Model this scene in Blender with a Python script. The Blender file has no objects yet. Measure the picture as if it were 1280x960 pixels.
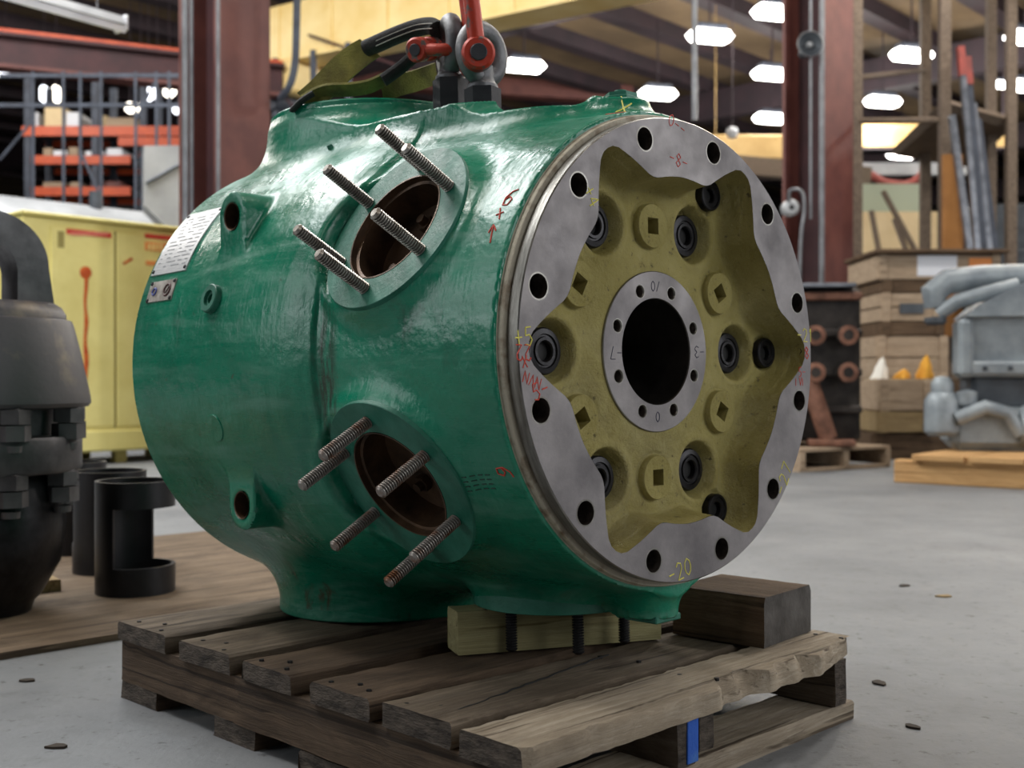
import bpy, bmesh, math, random
import numpy as np
from mathutils import Vector, Matrix
random.seed(7)
scn = bpy.context.scene
C = scn.collection
PI = math.pi

# ------------------------------------------------------------------ camera, world, lights, exposure
F_PX, HOR, CAMH = 1459.0, 474.0, 0.68          # focal length in pixels, horizon row, camera height
cd = bpy.data.cameras.new('camera'); cam = bpy.data.objects.new('camera', cd); C.objects.link(cam)
cd.sensor_width = 36; cd.lens = 36 * F_PX / 1280; cd.clip_start = .05; cd.clip_end = 200
cam.location = (0, 0, CAMH); cam.rotation_euler = (PI / 2 - math.atan((480 - HOR) / F_PX), 0, 0)
cd.dof.use_dof = True; cd.dof.focus_distance = 1.98; cd.dof.aperture_fstop = 4.2; cd.dof.aperture_blades = 7
scn.camera = cam
w = bpy.data.worlds.new('world'); scn.world = w; w.use_nodes = True
w.node_tree.nodes['Background'].inputs[0].default_value = (.80, .88, 1.0, 1)
w.node_tree.nodes['Background'].inputs[1].default_value = .10
vs = scn.view_settings
vs.view_transform = 'Standard'; vs.look = 'None'; vs.gamma = 1; vs.use_curve_mapping = False; vs.exposure = 0.3

def area_light(name, loc, target, sx, sy, power, col=(1, .96, .9)):
    d = bpy.data.lights.new(name, 'AREA'); d.shape = 'RECTANGLE'; d.size = sx; d.size_y = sy
    d.energy = power; d.color = col
    o = bpy.data.objects.new(name, d); C.objects.link(o); o.location = loc
    o.rotation_euler = (Vector(target) - Vector(loc)).to_track_quat('-Z', 'Y').to_euler()
    return o
# added soft fill out of view on the left; no door known there
area_light('left_fill_light', (-9.5, .5, 4.2), (0, 2.4, .9), 5.0, 4.5, 170, (.93, .97, 1))
# added overhead panels for the highlights on the drum's upper left; no known rooflights
for rx_, ry_, rp_ in ((-6.3, 4.6, 430), (-4.4, 9.8, 520)):
    area_light('upper_left_fill', (rx_, ry_, 8.35), (rx_, ry_, 0), 3.6, 3.6, rp_, (.95, .98, 1))
area_light('right_fill_light', (10.5, 1.6, 3.4), (0.4, 2.1, .8), 5.0, 4.6, 210, (.97, .98, 1))  # added panel out of view, brings glints onto flange and head casting
area_light('front_right_fill_light', (7.5, -4.2, 4.4), (0.5, 2.2, .8), 4.5, 4.0, 230, (.96, .98, 1))  # added front-right fill for the flange, unseen, not a known door
# the rows of ceiling lamps that hang in front of the frame's upper edge
def lamp_light(name, loc, power, r=.35, col=(1, .96, .9)):
    d = bpy.data.lights.new(name, 'POINT'); d.energy = power; d.shadow_soft_size = r; d.color = col
    o = bpy.data.objects.new(name, d); C.objects.link(o); o.location = loc; return o
for lx, ly, lp in [(-3.2, 2.2, 300), (1.2, 2.6, 130), (-4.6, 6.5, 260), (3.4, 6.4, 420), (-1.5, -3.0, 90), (4.8, 11.5, 480), (-3.2, 11.5, 380), (9.5, 9.0, 420),
                   (10.5, 15.5, 420), (-9.0, 12.5, 380), (-9.5, 18.0, 420)]:
    lamp_light('ceiling_lamp_light', (lx, ly, 6.7), lp)

# ------------------------------------------------------------------ helpers
def lin(c):
    return tuple(((x / 255) / 12.92 if x / 255 <= .04045 else ((x / 255 + .055) / 1.055) ** 2.4) for x in c) + (1,)
def at(px, py, Y):
    return Vector(((px - 640) / F_PX * Y, Y, CAMH + (HOR - py) / F_PX * Y))
def on_z(px, py, z):
    Y = F_PX * (CAMH - z) / (py - HOR); return Vector(((px - 640) / F_PX * Y, Y, z))

class MB:
    def __init__(s): s.v = []; s.f = []; s.m = []
    def add(s, vs_, fs, mi=0):
        b = len(s.v); s.v += [tuple(p) for p in vs_]; s.f += [[b + i for i in f] for f in fs]; s.m += [mi] * len(fs); return s
    def box(s, c, size, rot=None, bv=0.0, mi=0):
        hx, hy, hz = [d / 2 for d in size]
        M = (rot if rot is not None else Matrix.Identity(3)); c = Vector(c)
        if bv <= 0:
            P = [Vector((x, y, z)) for x in (-hx, hx) for y in (-hy, hy) for z in (-hz, hz)]
            return s.add([M @ p + c for p in P], [(0, 1, 3, 2), (4, 6, 7, 5), (0, 4, 5, 1), (2, 3, 7, 6), (0, 2, 6, 4), (1, 5, 7, 3)], mi)
        b = min(bv, hx * .9, hy * .9, hz * .9); P = []; idx = {}
        for x in (-1, 1):
            for y in (-1, 1):
                for z in (-1, 1):
                    for k in range(3):
                        q = [x * hx, y * hy, z * hz]
                        for j in range(3):
                            if j != k: q[j] -= (x, y, z)[j] * b
                        idx[(x, y, z, k)] = len(P); P.append(Vector(q))
        fs = []
        for k in range(3):
            i, j = (k + 1) % 3, (k + 2) % 3
            for sg in (-1, 1):
                loop = []
                for a, b2 in ((-1, -1), (1, -1), (1, 1), (-1, 1)):
                    q = [0, 0, 0]; q[k] = sg; q[i] = a; q[j] = b2; loop.append(idx[(q[0], q[1], q[2], k)])
                fs.append(loop if sg > 0 else loop[::-1])
        for k in range(3):
            i, j = (k + 1) % 3, (k + 2) % 3
            for a in (-1, 1):
                for b2 in (-1, 1):
                    q0 = [0, 0, 0]; q0[i] = a; q0[j] = b2; q1 = list(q0); q0[k] = -1; q1[k] = 1
                    loop = [idx[(*q0, i)], idx[(*q1, i)], idx[(*q1, j)], idx[(*q0, j)]]
                    fs.append(loop if a * b2 < 0 else loop[::-1])
        for x in (-1, 1):
            for y in (-1, 1):
                for z in (-1, 1):
                    l = [idx[(x, y, z, k)] for k in range(3)]; fs.append(l if x * y * z > 0 else l[::-1])
        return s.add([M @ p + c for p in P], fs, mi)
    def lathe(s, prof, seg=32, M=None, mi=0, close=False):
        # prof: (r, z) along the local z axis; M: 4x4
        M = M or Matrix.Identity(4); n = len(prof); P = []
        for k in range(seg):
            a = 2 * PI * k / seg
            for r, z in prof: P.append(M @ Vector((r * math.cos(a), r * math.sin(a), z)))
        fs = []
        for k in range(seg):
            k2 = (k + 1) % seg
            for i in range(n - 1 if not close else n):
                j = (i + 1) % n
                fs.append((k * n + i, k2 * n + i, k2 * n + j, k * n + j))
        s.add(P, fs, mi)
        return s
    def disc(s, r, z=0, seg=32, M=None, mi=0, flip=False):
        M = M or Matrix.Identity(4)
        P = [M @ Vector((r * math.cos(2 * PI * k / seg), r * math.sin(2 * PI * k / seg), z)) for k in range(seg)]
        f = list(range(seg)); return s.add(P, [f[::-1] if flip else f], mi)
    def cyl(s, p0, p1, r, seg=16, r1=None, mi=0):
        p0 = Vector(p0); p1 = Vector(p1); d = p1 - p0; L = d.length
        M = Matrix.Translation(p0) @ d.to_track_quat('Z', 'Y').to_matrix().to_4x4(); r1 = r if r1 is None else r1
        s.lathe([(r, 0), (r1, L)], seg, M, mi); s.disc(r, 0, seg, M, mi, True); s.disc(r1, L, seg, M, mi); return s
    def tube(s, path, r, seg=10, mi=0, closed=False, flat=None, up=None):
        path = [Vector(p) for p in path]; n = len(path); P = []
        rs = r if hasattr(r, '__len__') else [r] * n
        prev = Vector(up) if up else None
        for i, p in enumerate(path):
            t = (path[(i + 1) % n] - path[i - 1]) if closed else (path[min(i + 1, n - 1)] - path[max(i - 1, 0)])
            t.normalize()
            if prev is None: prev = Vector((0, 0, 1)) if abs(t.z) < .9 else Vector((1, 0, 0))
            a = (prev - t * prev.dot(t)).normalized(); b = t.cross(a); prev = a
            for k in range(seg):
                q = 2 * PI * k / seg
                fl = flat if flat else 1
                P.append(p + a * rs[i] * fl * math.cos(q) + b * rs[i] * math.sin(q))
        fs = []
        for i in range(n if closed else n - 1):
            j = (i + 1) % n
            for k in range(seg):
                k2 = (k + 1) % seg; fs.append((i * seg + k, i * seg + k2, j * seg + k2, j * seg + k))
        if not closed: fs += [list(range(seg))[::-1], list(range((n - 1) * seg, n * seg))]
        return s.add(P, fs, mi)
    def prism(s, poly, z0, z1, M=None, mi=0):
        M = M or Matrix.Identity(4); n = len(poly)
        P = [M @ Vector((x, y, z0)) for x, y in poly] + [M @ Vector((x, y, z1)) for x, y in poly]
        return s.add(P, [list(range(n))[::-1], list(range(n, 2 * n))] + [(i, (i + 1) % n, n + (i + 1) % n, n + i) for i in range(n)], mi)
    def ribbon(s, path, wdt, thick, mi=0):
        # flat webbing: path of (point, width direction)
        P = []; n = len(path)
        for i, (p, wd) in enumerate(path):
            p = Vector(p); wd = Vector(wd).normalized(); t = Vector(path[min(i + 1, n - 1)][0]) - Vector(path[max(i - 1, 0)][0])
            nn = t.cross(wd).normalized() * thick / 2; ww = wd * wdt / 2
            P += [p - ww - nn, p + ww - nn, p + ww + nn, p - ww + nn]
        fs = [(0, 1, 2, 3), (4 * n - 1, 4 * n - 2, 4 * n - 3, 4 * n - 4)]
        for i in range(n - 1):
            for k in range(4): fs.append((4 * i + k, 4 * i + 4 + k, 4 * i + 4 + (k + 1) % 4, 4 * i + (k + 1) % 4))
        return s.add(P, fs, mi)
    def mesh(s, name, mats, angle=35, smooth=True):
        me = bpy.data.meshes.new(name); me.from_pydata(s.v, [], s.f)
        for m in (mats if isinstance(mats, (list, tuple)) else [mats]): me.materials.append(m)
        if isinstance(mats, (list, tuple)) and len(mats) > 1: me.polygons.foreach_set('material_index', s.m)
        bm = bmesh.new(); bm.from_mesh(me); bmesh.ops.recalc_face_normals(bm, faces=bm.faces); bm.to_mesh(me); bm.free()
        if smooth:
            me.shade_smooth(); me.set_sharp_from_angle(angle=math.radians(angle))
        me.update(); return me
    def build(s, name, mats, parent=None, loc=None, angle=35, smooth=True):
        o = bpy.data.objects.new(name, s.mesh(name, mats, angle, smooth)); C.objects.link(o)
        if parent is not None: o.parent = parent
        if loc is not None: o.location = loc
        return o
def obj(name, me, parent=None, loc=(0, 0, 0), rot=None):
    o = bpy.data.objects.new(name, me); C.objects.link(o); o.parent = parent; o.location = loc
    if rot is not None: o.rotation_euler = rot
    return o
def empty(name, loc=(0, 0, 0), rz=0, label=None, cat=None, group=None):
    o = bpy.data.objects.new(name, None); C.objects.link(o); o.location = loc; o.rotation_euler = (0, 0, rz); o.empty_display_size = .1
    return tag(o, label, cat, group)
def tag(o, label=None, cat=None, group=None, kind=None):
    for k, v in (('label', label), ('category', cat), ('group', group), ('kind', kind)):
        if v: o[k] = v
    return o
def frame4(o, x, y, z):
    M = Matrix.Identity(4)
    for i in range(3): M[i][0] = x[i]; M[i][1] = y[i]; M[i][2] = z[i]; M[i][3] = o[i]
    return M

# ------------------------------------------------------------------ materials
def nodes(name):
    m = bpy.data.materials.new(name); m.use_nodes = True; nt = m.node_tree
    return m, nt, nt.nodes['Principled BSDF']
def N(nt, t, **kw):
    n = nt.nodes.new(t)
    for k, v in kw.items():
        if k.startswith('i_'): n.inputs[k[2:].replace('_', ' ')].default_value = v
        else: setattr(n, k, v)
    return n
def coords(nt, scale=(1, 1, 1), rnd=True):
    tc = N(nt, 'ShaderNodeTexCoord'); mp = N(nt, 'ShaderNodeMapping'); mp.inputs['Scale'].default_value = scale
    nt.links.new(tc.outputs['Object'], mp.inputs['Vector'])
    if rnd:
        oi = N(nt, 'ShaderNodeObjectInfo'); mu = N(nt, 'ShaderNodeMath', operation='MULTIPLY'); mu.inputs[1].default_value = 37.0
        nt.links.new(oi.outputs['Random'], mu.inputs[0]); nt.links.new(mu.outputs[0], mp.inputs['Location'])
    return mp.outputs['Vector']
def noise(nt, vec, scale, detail=5, rough=.6, dist=0):
    n = N(nt, 'ShaderNodeTexNoise'); n.inputs['Scale'].default_value = scale; n.inputs['Detail'].default_value = detail
    n.inputs['Roughness'].default_value = rough; n.inputs['Distortion'].default_value = dist
    nt.links.new(vec, n.inputs['Vector']); return n.outputs['Fac']
def ramp(nt, fac, stops):
    r = N(nt, 'ShaderNodeValToRGB'); e = r.color_ramp.elements
    while len(e) < len(stops): e.new(.5)
    for i, (p, c) in enumerate(stops): e[i].position = p; e[i].color = c if len(c) == 4 else (*c, 1)
    nt.links.new(fac, r.inputs[0]); return r.outputs[0]
def mix(nt, fac, a, b):
    m = N(nt, 'ShaderNodeMix', data_type='RGBA')
    if isinstance(fac, (int, float)): m.inputs[0].default_value = fac
    else: nt.links.new(fac, m.inputs[0])
    for k, x in ((6, a), (7, b)):
        if isinstance(x, tuple): m.inputs[k].default_value = x
        else: nt.links.new(x, m.inputs[k])
    return m.outputs[2]
def bump(nt, bs, fac, strength, dist=.01, prev=None):
    b = N(nt, 'ShaderNodeBump'); b.inputs['Strength'].default_value = strength; b.inputs['Distance'].default_value = dist
    nt.links.new(fac, b.inputs['Height'])
    if prev: nt.links.new(prev, b.inputs['Normal'])
    nt.links.new(b.outputs[0], bs.inputs['Normal']); return b.outputs[0]
def pm(name, c1, c2=None, rough=.5, metal=0., scale=8, bs=0., bscale=None, stretch=(1, 1, 1), rough2=None, lo=.35, hi=.65, coat=0, bd=.01):
    m, nt, b = nodes(name); c2 = c2 or c1
    v = coords(nt, stretch); n = noise(nt, v, scale)
    nt.links.new(ramp(nt, n, [(lo, lin(c1)), (hi, lin(c2))]), b.inputs['Base Color'])
    b.inputs['Metallic'].default_value = metal; b.inputs['Roughness'].default_value = rough
    if rough2 is not None:
        n2 = noise(nt, v, scale * 1.7); mr = N(nt, 'ShaderNodeMapRange'); mr.inputs['From Min'].default_value = .35; mr.inputs['From Max'].default_value = .65
        mr.inputs['To Min'].default_value = rough; mr.inputs['To Max'].default_value = rough2
        nt.links.new(n2, mr.inputs[0]); nt.links.new(mr.outputs[0], b.inputs['Roughness'])
    if bs: bump(nt, b, noise(nt, v, bscale or scale * 4, 6), bs, bd)
    if coat: b.inputs['Coat Weight'].default_value = coat; b.inputs['Coat Roughness'].default_value = .15
    return m
def emit(name, col, st):
    m, nt, b = nodes(name); b.inputs['Base Color'].default_value = (*col, 1); b.inputs['Emission Color'].default_value = (*col, 1); b.inputs['Emission Strength'].default_value = st
    return m
def wood(name, c1, c2, dark, blot=.5, rough=.8):
    m, nt, b = nodes(name)
    g = noise(nt, coords(nt, (2.4, 60, 60)), 1.0, 9, .75, .7)
    col = ramp(nt, g, [(.3, lin(c1)), (.55, lin(c2)), (.72, lin(c1))])
    v2 = coords(nt, (2.2, 6, 6)); n2 = noise(nt, v2, 1.5, 6, .7, .8)
    col = mix(nt, ramp(nt, n2, [(.42, (0, 0, 0)), (.72, (blot, blot, blot))]), col, lin(dark))
    n3 = noise(nt, coords(nt, (.6, 22, 22)), 2.0, 3, .5, 1.0)
    col = mix(nt, ramp(nt, n3, [(.33, (.85, .85, .85)), (.4, (0, 0, 0))]), col, lin(dark))
    nt.links.new(col, b.inputs['Base Color']); b.inputs['Roughness'].default_value = rough; b.inputs['Specular IOR Level'].default_value = .25
    bump(nt, b, g, .8, .008); return m
M = {}
# green enamel
m, nt, b = nodes('green_enamel')
v = coords(nt, (1, 1, 1), False); vst = coords(nt, (5, 1.1, 9), False)
base = ramp(nt, noise(nt, v, 3.0, 5), [(.3, lin((0, 94, 70))), (.5, lin((0, 116, 87))), (.72, lin((8, 130, 99)))])
str_ = noise(nt, vst, 2.2, 8, .72, .4)
base = mix(nt, ramp(nt, str_, [(.51, (0, 0, 0)), (.70, (.5, .5, .5))]), base, lin((104, 152, 134)))       # dusty rub marks
dirt = noise(nt, coords(nt, (3, 3, 1.6), False), 2.6, 8, .75, .5)
base = mix(nt, ramp(nt, dirt, [(.60, (0, 0, 0)), (.72, (.55, .55, .55))]), base, lin((30, 48, 36)))
spk = noise(nt, v, 38, 3, .6); base = mix(nt, ramp(nt, spk, [(.71, (0, 0, 0)), (.76, (.7, .7, .7))]), base, lin((70, 60, 40)))
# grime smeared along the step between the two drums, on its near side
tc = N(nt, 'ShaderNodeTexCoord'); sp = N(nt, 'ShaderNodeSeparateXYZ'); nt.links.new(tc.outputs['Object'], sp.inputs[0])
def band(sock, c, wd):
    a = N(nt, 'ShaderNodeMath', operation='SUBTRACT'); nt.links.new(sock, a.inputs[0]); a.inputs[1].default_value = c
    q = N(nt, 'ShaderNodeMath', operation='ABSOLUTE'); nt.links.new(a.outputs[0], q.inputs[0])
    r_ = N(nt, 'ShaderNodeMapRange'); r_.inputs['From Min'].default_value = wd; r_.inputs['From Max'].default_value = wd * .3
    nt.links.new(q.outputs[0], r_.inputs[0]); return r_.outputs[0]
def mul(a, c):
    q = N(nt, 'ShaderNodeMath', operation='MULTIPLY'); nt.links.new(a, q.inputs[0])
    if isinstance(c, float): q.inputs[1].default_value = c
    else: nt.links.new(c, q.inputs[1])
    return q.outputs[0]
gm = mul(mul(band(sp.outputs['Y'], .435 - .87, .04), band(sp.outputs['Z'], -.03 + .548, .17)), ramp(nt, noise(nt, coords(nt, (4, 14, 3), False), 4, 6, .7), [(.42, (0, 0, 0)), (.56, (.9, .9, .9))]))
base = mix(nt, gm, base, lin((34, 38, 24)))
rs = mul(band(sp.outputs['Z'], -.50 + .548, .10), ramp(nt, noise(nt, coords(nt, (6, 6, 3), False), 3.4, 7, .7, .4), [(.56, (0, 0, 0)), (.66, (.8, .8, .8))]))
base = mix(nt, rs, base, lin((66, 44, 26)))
nt.links.new(base, b.inputs['Base Color'])
rr = N(nt, 'ShaderNodeMapRange'); rr.inputs['From Min'].default_value = .35; rr.inputs['From Max'].default_value = .7; rr.inputs['To Min'].default_value = .2; rr.inputs['To Max'].default_value = .44
nt.links.new(str_, rr.inputs[0]); nt.links.new(rr.outputs[0], b.inputs['Roughness'])
b.inputs['Specular IOR Level'].default_value = .6
p1 = bump(nt, b, noise(nt, v, 7, 4, .5), .32, .03); p2 = bump(nt, b, noise(nt, v, 46, 5, .6), .22, .006, p1)
bump(nt, b, noise(nt, coords(nt, (3, 26, 3), False), 4, 4, .6), .16, .006, p2)
M['green'] = m
M['green_flat'] = pm('green_machined_paint', (18, 92, 72), (46, 118, 98), .42, 0, 14, .12, 120, rough2=.6)
# yellow-olive cast enamel
m, nt, b = nodes('olive_yellow_enamel')
v = coords(nt, (1, 1, 1), False)
c = ramp(nt, noise(nt, v, 6, 6), [(.3, lin((146, 134, 72))), (.55, lin((172, 160, 98))), (.75, lin((188, 178, 124)))])
c = mix(nt, ramp(nt, noise(nt, v, 55, 4, .7), [(.62, (0, 0, 0)), (.70, (.8, .8, .8))]), c, lin((54, 48, 28)))
c = mix(nt, ramp(nt, noise(nt, v, 3.5, 6, .7), [(.5, (0, 0, 0)), (.7, (.5, .5, .5))]), c, lin((108, 94, 44)))
nt.links.new(c, b.inputs['Base Color']); b.inputs['Roughness'].default_value = .28
p1 = bump(nt, b, noise(nt, v, 60, 7, .75), .75, .012); bump(nt, b, noise(nt, v, 18, 3), .25, .012, p1)
M['olive'] = m
M['flange'] = pm('machined_steel_face', (104, 100, 101), (150, 145, 144), .42, .45, 9, .06, 160, rough2=.62, lo=.3, hi=.75)
M['rim'] = pm('machined_steel_rim', (150, 148, 142), (96, 92, 86), .35, .8, 10, .1, 60, stretch=(1, 6, 1))
M['gasket'] = pm('weathered_cream_rim', (172, 164, 146), (104, 82, 58), .6, .2, 26, .2, 90, lo=.5, hi=.72)
M['bore'] = pm('oiled_dark_bore', (84, 79, 74), (48, 44, 41), .32, .7, 7, .1, 60)
M['hole'] = pm('drilled_hole_steel', (92, 84, 78), (56, 48, 42), .4, .6, 60)
M['rust_bore'] = pm('brown_oiled_steel', (104, 80, 60), (58, 46, 36), .4, .55, 16, .15, 70)
M['stud'] = pm('threaded_steel', (188, 183, 176), (140, 132, 122), .34, .7, 40)
M['thread_root'] = pm('dark_thread_root', (50, 46, 42), (34, 30, 27), .6, .4, 40)  # darker tone given to the thread grooves
M['stud_rust'] = pm('threaded_steel_rusted', (150, 144, 138), (120, 76, 48), .42, .6, 26, lo=.5, hi=.66)
M['black_steel'] = pm('black_oxide_steel', (44, 43, 46), (28, 27, 29), .36, .6, 24, .1, 80)
M['eyebolt'] = pm('forged_grey_steel', (124, 124, 126), (92, 92, 95), .5, .55, 16, .2, 120)
M['hexgrey'] = pm('dark_hex_steel', (62, 62, 66), (48, 48, 52), .5, .5, 16, .1, 80)
M['redpaint'] = pm('worn_red_paint', (176, 52, 30), (96, 84, 80), .45, .15, 34, .15, 60, lo=.53, hi=.6)
M['sling_black'] = pm('black_sling_sleeve', (40, 40, 40), (22, 22, 22), .8, 0, 60, .4, 260)
M['sling_yellow'] = pm('grimy_yellow_webbing', (140, 134, 62), (86, 80, 36), .85, 0, 14, .4, 260)
M['thread_white'] = pm('white_stitch', (190, 188, 180), None, .8)
M['plate'] = pm('engraved_aluminium', (226, 226, 226), (192, 194, 196), .38, .5, 30, .05, 200, stretch=(1, 1, 12))
M['plate_dirty'] = pm('dirty_aluminium', (196, 190, 182), (120, 110, 102), .45, .5, 40, .15, 90)
M['ink_blue'] = pm('ink_blue', (52, 70, 150), None, .6); M['ink_brown'] = pm('ink_brown', (70, 30, 26), None, .6)
M['ink_dark'] = pm('ink_dark', (36, 36, 60), None, .6); M['ink_black'] = pm('ink_black', (14, 13, 12), None, .7)
M['chalk_red'] = pm('red_paint_marker', (196, 62, 44), None, .6); M['chalk_yellow'] = pm('yellow_paint_marker', (214, 206, 92), None, .6)
M['engrave'] = pm('engraved_line', (150, 152, 156), None, .5)
M['stencil'] = pm('dark_stencil', (14, 52, 40), None, .5)
M['pallet'] = wood('weathered_pallet_wood', (136, 123, 107), (100, 87, 72), (48, 39, 31), .75)
M['pallet_brown'] = wood('brown_pallet_wood', (112, 94, 76), (82, 67, 53), (42, 33, 26), .7)
M['pallet_grey'] = wood('grey_splintered_wood', (188, 176, 158), (150, 136, 116), (74, 61, 48), .5)
M['endgrain'] = pm('grey_end_grain', (92, 82, 72), (44, 36, 29), .9, 0, 7, .8, 30, stretch=(1, 3, 9))
M['treated'] = wood('green_treated_wood', (182, 174, 132), (154, 146, 104), (104, 92, 58), .35)
M['beam'] = wood('dark_timber', (128, 106, 84), (90, 71, 54), (48, 37, 28), .6)
M['beam_end'] = pm('sooty_timber_end', (92, 88, 84), (60, 56, 52), .9, 0, 12, .5, 40)
M['plywood'] = wood('worn_plywood', (140, 122, 102), (108, 92, 75), (66, 54, 44), .75)
M['pine'] = wood('pale_pine', (226, 186, 132), (200, 156, 104), (140, 100, 62), .35)
M['pale_wood'] = wood('dusty_plank', (176, 156, 118), (150, 128, 92), (104, 84, 58), .4)
M['crate'] = wood('crate_wood', (198, 178, 154), (170, 148, 124), (116, 98, 80), .45)
M['bluepaint'] = pm('blue_spray', (30, 84, 176), (70, 116, 180), .7, 0, 20, .3, 60, lo=.5, hi=.75)
M['nail'] = pm('nail_head', (26, 22, 20), None, .6, .4)
# concrete floor
m, nt, b = nodes('concrete')
v = coords(nt, (1, 1, 1), False)
c = ramp(nt, noise(nt, v, .7, 8, .65), [(.3, lin((92, 94, 97))), (.5, lin((116, 118, 120))), (.7, lin((138, 139, 140)))])
c = mix(nt, ramp(nt, noise(nt, v, 9, 7, .72), [(.55, (0, 0, 0)), (.8, (.6, .6, .6))]), c, lin((74, 74, 75)))
c = mix(nt, ramp(nt, noise(nt, v, 30, 4, .7), [(.60, (0, 0, 0)), (.70, (.75, .75, .75))]), c, lin((56, 55, 55)))
c = mix(nt, ramp(nt, noise(nt, v, 1.7, 6, .7, .6), [(.58, (0, 0, 0)), (.75, (.5, .5, .5))]), c, lin((84, 83, 82)))
nt.links.new(c, b.inputs['Base Color']); b.inputs['Roughness'].default_value = .62
bump(nt, b, noise(nt, v, 24, 8, .7), .3, .01); M['concrete'] = m
M['deck'] = pm('brown_roof_deck', (118, 98, 72), (90, 74, 54), .8, 0, .6)
M['purlin'] = pm('dark_maroon_steel', (52, 38, 44), (38, 30, 36), .7, .1, 2)
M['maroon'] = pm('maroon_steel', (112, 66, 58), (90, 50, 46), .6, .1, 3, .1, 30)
M['maroon_dark'] = pm('maroon_shaded', (74, 42, 44), (58, 34, 37), .65, .1, 3)  # darker copy of the maroon: shade of the web recess put into colour
M['siding'] = pm('grey_wall_siding', (92, 94, 96), (76, 78, 80), .7, 0, 1.2)
M['crane'] = pm('crane_yellow', (244, 220, 158), (228, 196, 122), .5, 0, 1.4)
M['crane_far'] = pm('aged_crane_yellow', (188, 156, 100), (168, 136, 80), .6, 0, 1.4)
M['cream'] = pm('cream_board', (238, 214, 170), (222, 196, 150), .7, 0, 2)
M['conduit'] = pm('galvanised_conduit', (134, 136, 140), (110, 112, 116), .45, .5, 6)
M['palegreen'] = pm('pale_green_sheet', (176, 186, 166), None, .7)
M['orange'] = pm('rack_orange', (206, 84, 34), (182, 66, 24), .5, 0, 4)
M['bluegrey'] = pm('blue_grey_steel', (76, 82, 94), (58, 62, 72), .6, .3, 6)
M['taupe'] = pm('taupe_perforated_post', (124, 108, 92), (92, 78, 66), .7, .2, 40)
M['yellowcab'] = pm('cabinet_yellow', (232, 220, 140), (218, 204, 122), .5, 0, 2.5)
M['seamdark'] = pm('dark_seam', (150, 138, 76), None, .7)
M['rustdrip'] = pm('rust_drip', (206, 102, 34), (170, 58, 22), .8, 0, 20)
M['labelred'] = pm('red_label', (200, 52, 36), None, .55); M['labelpink'] = pm('faded_label_print', (220, 130, 110), None, .55); M['labelorange'] = pm('orange_sticker', (226, 140, 70), None, .6)
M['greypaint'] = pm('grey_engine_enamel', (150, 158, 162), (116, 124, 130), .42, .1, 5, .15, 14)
M['greydark'] = pm('dark_grey_paint', (78, 84, 90), (60, 64, 70), .5, .2, 6)  # plain darker grey used on several metal parts
M['darkiron'] = pm('dark_cast_iron', (66, 60, 56), (40, 36, 34), .6, .4, 8, .2, 20)
M['rustiron'] = pm('rusty_iron', (148, 104, 84), (98, 66, 52), .7, .2, 9, .2, 30)
M['castgrey'] = pm('oiled_cast_grey', (108, 106, 108), (70, 68, 71), .42, .45, 7, .12, 40, rough2=.6)
M['castdust'] = pm('dusty_cast_grey', (84, 82, 85), (126, 116, 104), .5, .35, 5, .12, 40, lo=.58, hi=.7)
M['sleeve'] = pm('black_sleeve_paint', (30, 30, 34), (20, 20, 23), .42, .3, 10, .06, 40)
M['white'] = pm('white_enamel', (224, 226, 232), None, .5); M['whitegrey'] = pm('light_grey_sheet', (176, 178, 180), (150, 152, 154), .45, .2, 2)
M['cardboard'] = pm('brown_cardboard', (168, 116, 62), (146, 98, 50), .8, 0, 3)
M['steelbar'] = pm('galvanised_profile', (150, 154, 162), (108, 112, 120), .35, .7, 8)
M['lampred'] = pm('red_tip_paint', (158, 70, 60), (120, 58, 52), .6)
M['wiperwhite'] = pm('white_rag', (240, 236, 226), None, .8); M['wiperyellow'] = pm('mustard_rag', (226, 168, 56), (196, 134, 40), .8)
M['lens'] = emit('lamp_lens', (1, .97, .93), 9.0)
M['tube_glow'] = emit('fluorescent_tube', (.9, .93, 1), 3.0)
M['litbulb'] = emit('warm_lamp', (1, .93, .8), 4.0)
M['debris'] = pm('dark_debris', (70, 58, 46), (40, 34, 28), .9)

# ------------------------------------------------------------------ building
E2 = Vector((.676, .737, 0)); E1 = Vector((-.737, .676, 0)); RZ = math.atan2(.737, .676)
fl = MB().add([(-40, -14, 0), (40, -14, 0), (40, 60, 0), (-40, 60, 0)], [(0, 1, 2, 3)]).build('floor', M['concrete']); tag(fl, 'grey concrete workshop floor with scuffs and dark spots', 'floor', kind='structure')
ce = MB().box((0, 26, 8.75), (80, 80, .1)).build('ceiling', M['deck']); tag(ce, 'brown roof deck of the workshop hall', 'ceiling', kind='structure')
pmesh = MB().box((0, 0, 0), (70, .42, .34)).mesh('purlin', M['purlin'], smooth=False)
for k in range(30):
    p = E1 * (-26 + k * 2.05) + Vector((4, 20, 8.53)); obj('purlin', pmesh, ce, p, (0, 0, RZ))
gm_ = MB().box((0, 0, 0), (70, .4, .75)).mesh('roof_girder', M['purlin'], smooth=False)
for k in range(5):
    p = E2 * (-4 + k * 9.5) + Vector((2, 14, 7.98)); obj('roof_girder', gm_, ce, p, (0, 0, RZ + PI / 2))
for nm, c_, sz in (('wall_back', (0, 52, 4.3), (80, .3, 8.8)), ('wall_left', (-27, 22, 4.3), (.3, 62, 8.8)), ('wall_right', (30, 22, 4.3), (.3, 62, 8.8))):
    o = MB().box(c_, sz).build(nm, M['siding']); tag(o, 'grey metal-sided hall ' + nm.replace('_', ' '), 'wall', kind='structure')

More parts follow.
